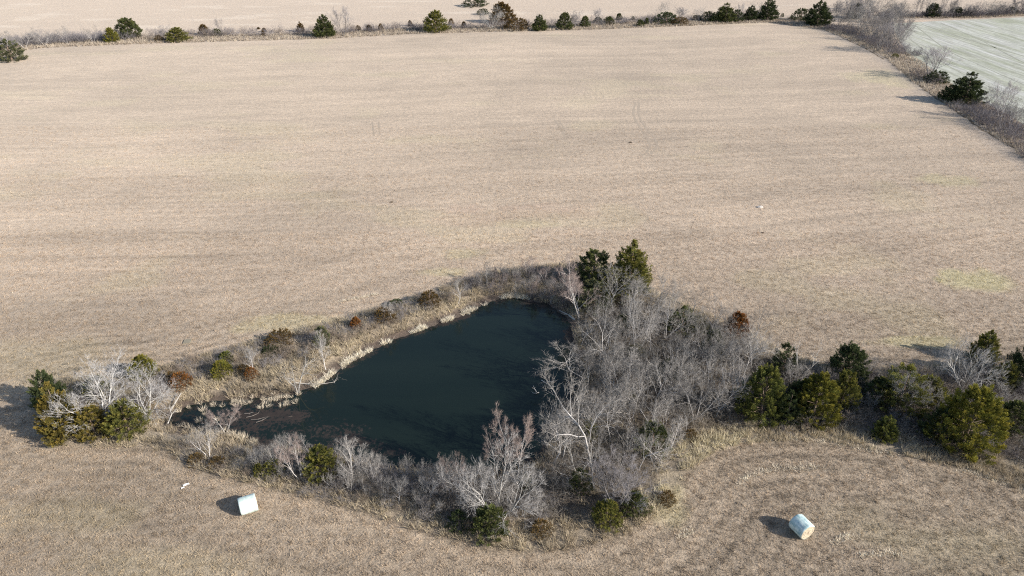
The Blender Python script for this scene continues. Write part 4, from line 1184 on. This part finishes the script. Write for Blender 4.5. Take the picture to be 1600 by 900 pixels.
# ------------------------------------------------------------------ small things on the field
p = gp(293, 534)
mm = NT('weathered_board'); mm = mm.fin(mm.mix(mm.noise(mm.pos(), 4, 4), (.19, .17, .13), (.30, .27, .21)), 1.0, .02)
V = []
me = bpy.data.meshes.new('flat_panel')
a = .42
V = [(-a, -a * 1.1, 0), (a, -a * .95, 0), (a * .95, a * 1.15, 0), (-a * 1.02, a, 0)]
V = V + [(x * .97, y * .97, .10) for x, y, z in V]
me.from_pydata(V, [], [(0, 1, 5, 4), (1, 2, 6, 5), (2, 3, 7, 6), (3, 0, 4, 7), (4, 5, 6, 7)]); me.materials.append(mm)
o = link('flat_panel', me, None, label='small grey green square panel lying flat in the field above the pond tail', category='panel')
o.location = (p.x, p.y, 0); o.rotation_euler = (0, 0, .15)
mw = NT('white_plastic').fin((.78, .80, .80), .5, .4)
for i, (u, v, s) in enumerate([(291, 758, .30), (286, 763, .16)]):
    p = gp(u, v); r = random.Random(i); V, F = [], []
    n = 6
    for a_ in range(n + 1):
        for b_ in range(n + 1):
            V.append(((a_ / n - .5) * s * 1.6 + r.uniform(-.02, .02), (b_ / n - .5) * s * .7 + r.uniform(-.02, .02), .03 + r.uniform(0, .10)))
    for a_ in range(n):
        for b_ in range(n):
            k = a_ * (n + 1) + b_; F.append((k, k + 1, k + n + 2, k + n + 1))
    me = bpy.data.meshes.new('plastic_scrap'); me.from_pydata(V, [], F); me.materials.append(mw)
    o = link('plastic_scrap', me, None, label='crumpled scrap of white bale plastic on mown grass near the white bale', category='litter', group='plastic scraps')
    o.location = (p.x, p.y, 0); o.rotation_euler = (0, 0, .7)
def stone(u, v, s, col, label, cat='rock', name='field_stone'):
    p = gp(u, v); r = random.Random(int(u)); bm_v, F = [], []
    n, m_ = 8, 5
    for i in range(m_ + 1):
        f = math.pi / 2 * i / m_
        for j in range(n):
            a_ = 2 * math.pi * j / n; k = s * r.uniform(.8, 1.2)
            bm_v.append((k * math.cos(a_) * math.cos(f), .7 * k * math.sin(a_) * math.cos(f), .55 * k * math.sin(f)))
    for i in range(m_):
        for j in range(n): F.append((i * n + j, i * n + (j + 1) % n, (i + 1) * n + (j + 1) % n, (i + 1) * n + j))
    me = bpy.data.meshes.new(name); me.from_pydata(bm_v, [], F)
    me.materials.append(NT(name + '_surface').fin(col, .95, .1))
    o = link(name, me, None, label=label, category=cat); o.location = (p.x, p.y, -.03)
stone(1187, 324, .55, (.46, .43, .40), 'pale stone lying out in the wide mown field')
stone(985, 223, .40, (.07, .06, .05), 'dark earth clod beside the curved tyre tracks', 'clod', 'earth_clod')
stone(1192, 364, .28, (.10, .075, .06), 'small dark earth clod nearer the pale stone', 'clod', 'earth_clod')
stone(612, 316, .35, (.12, .095, .07), 'small brown earth clod in the open field away from tracks', 'clod', 'earth_clod')

print('scene done')
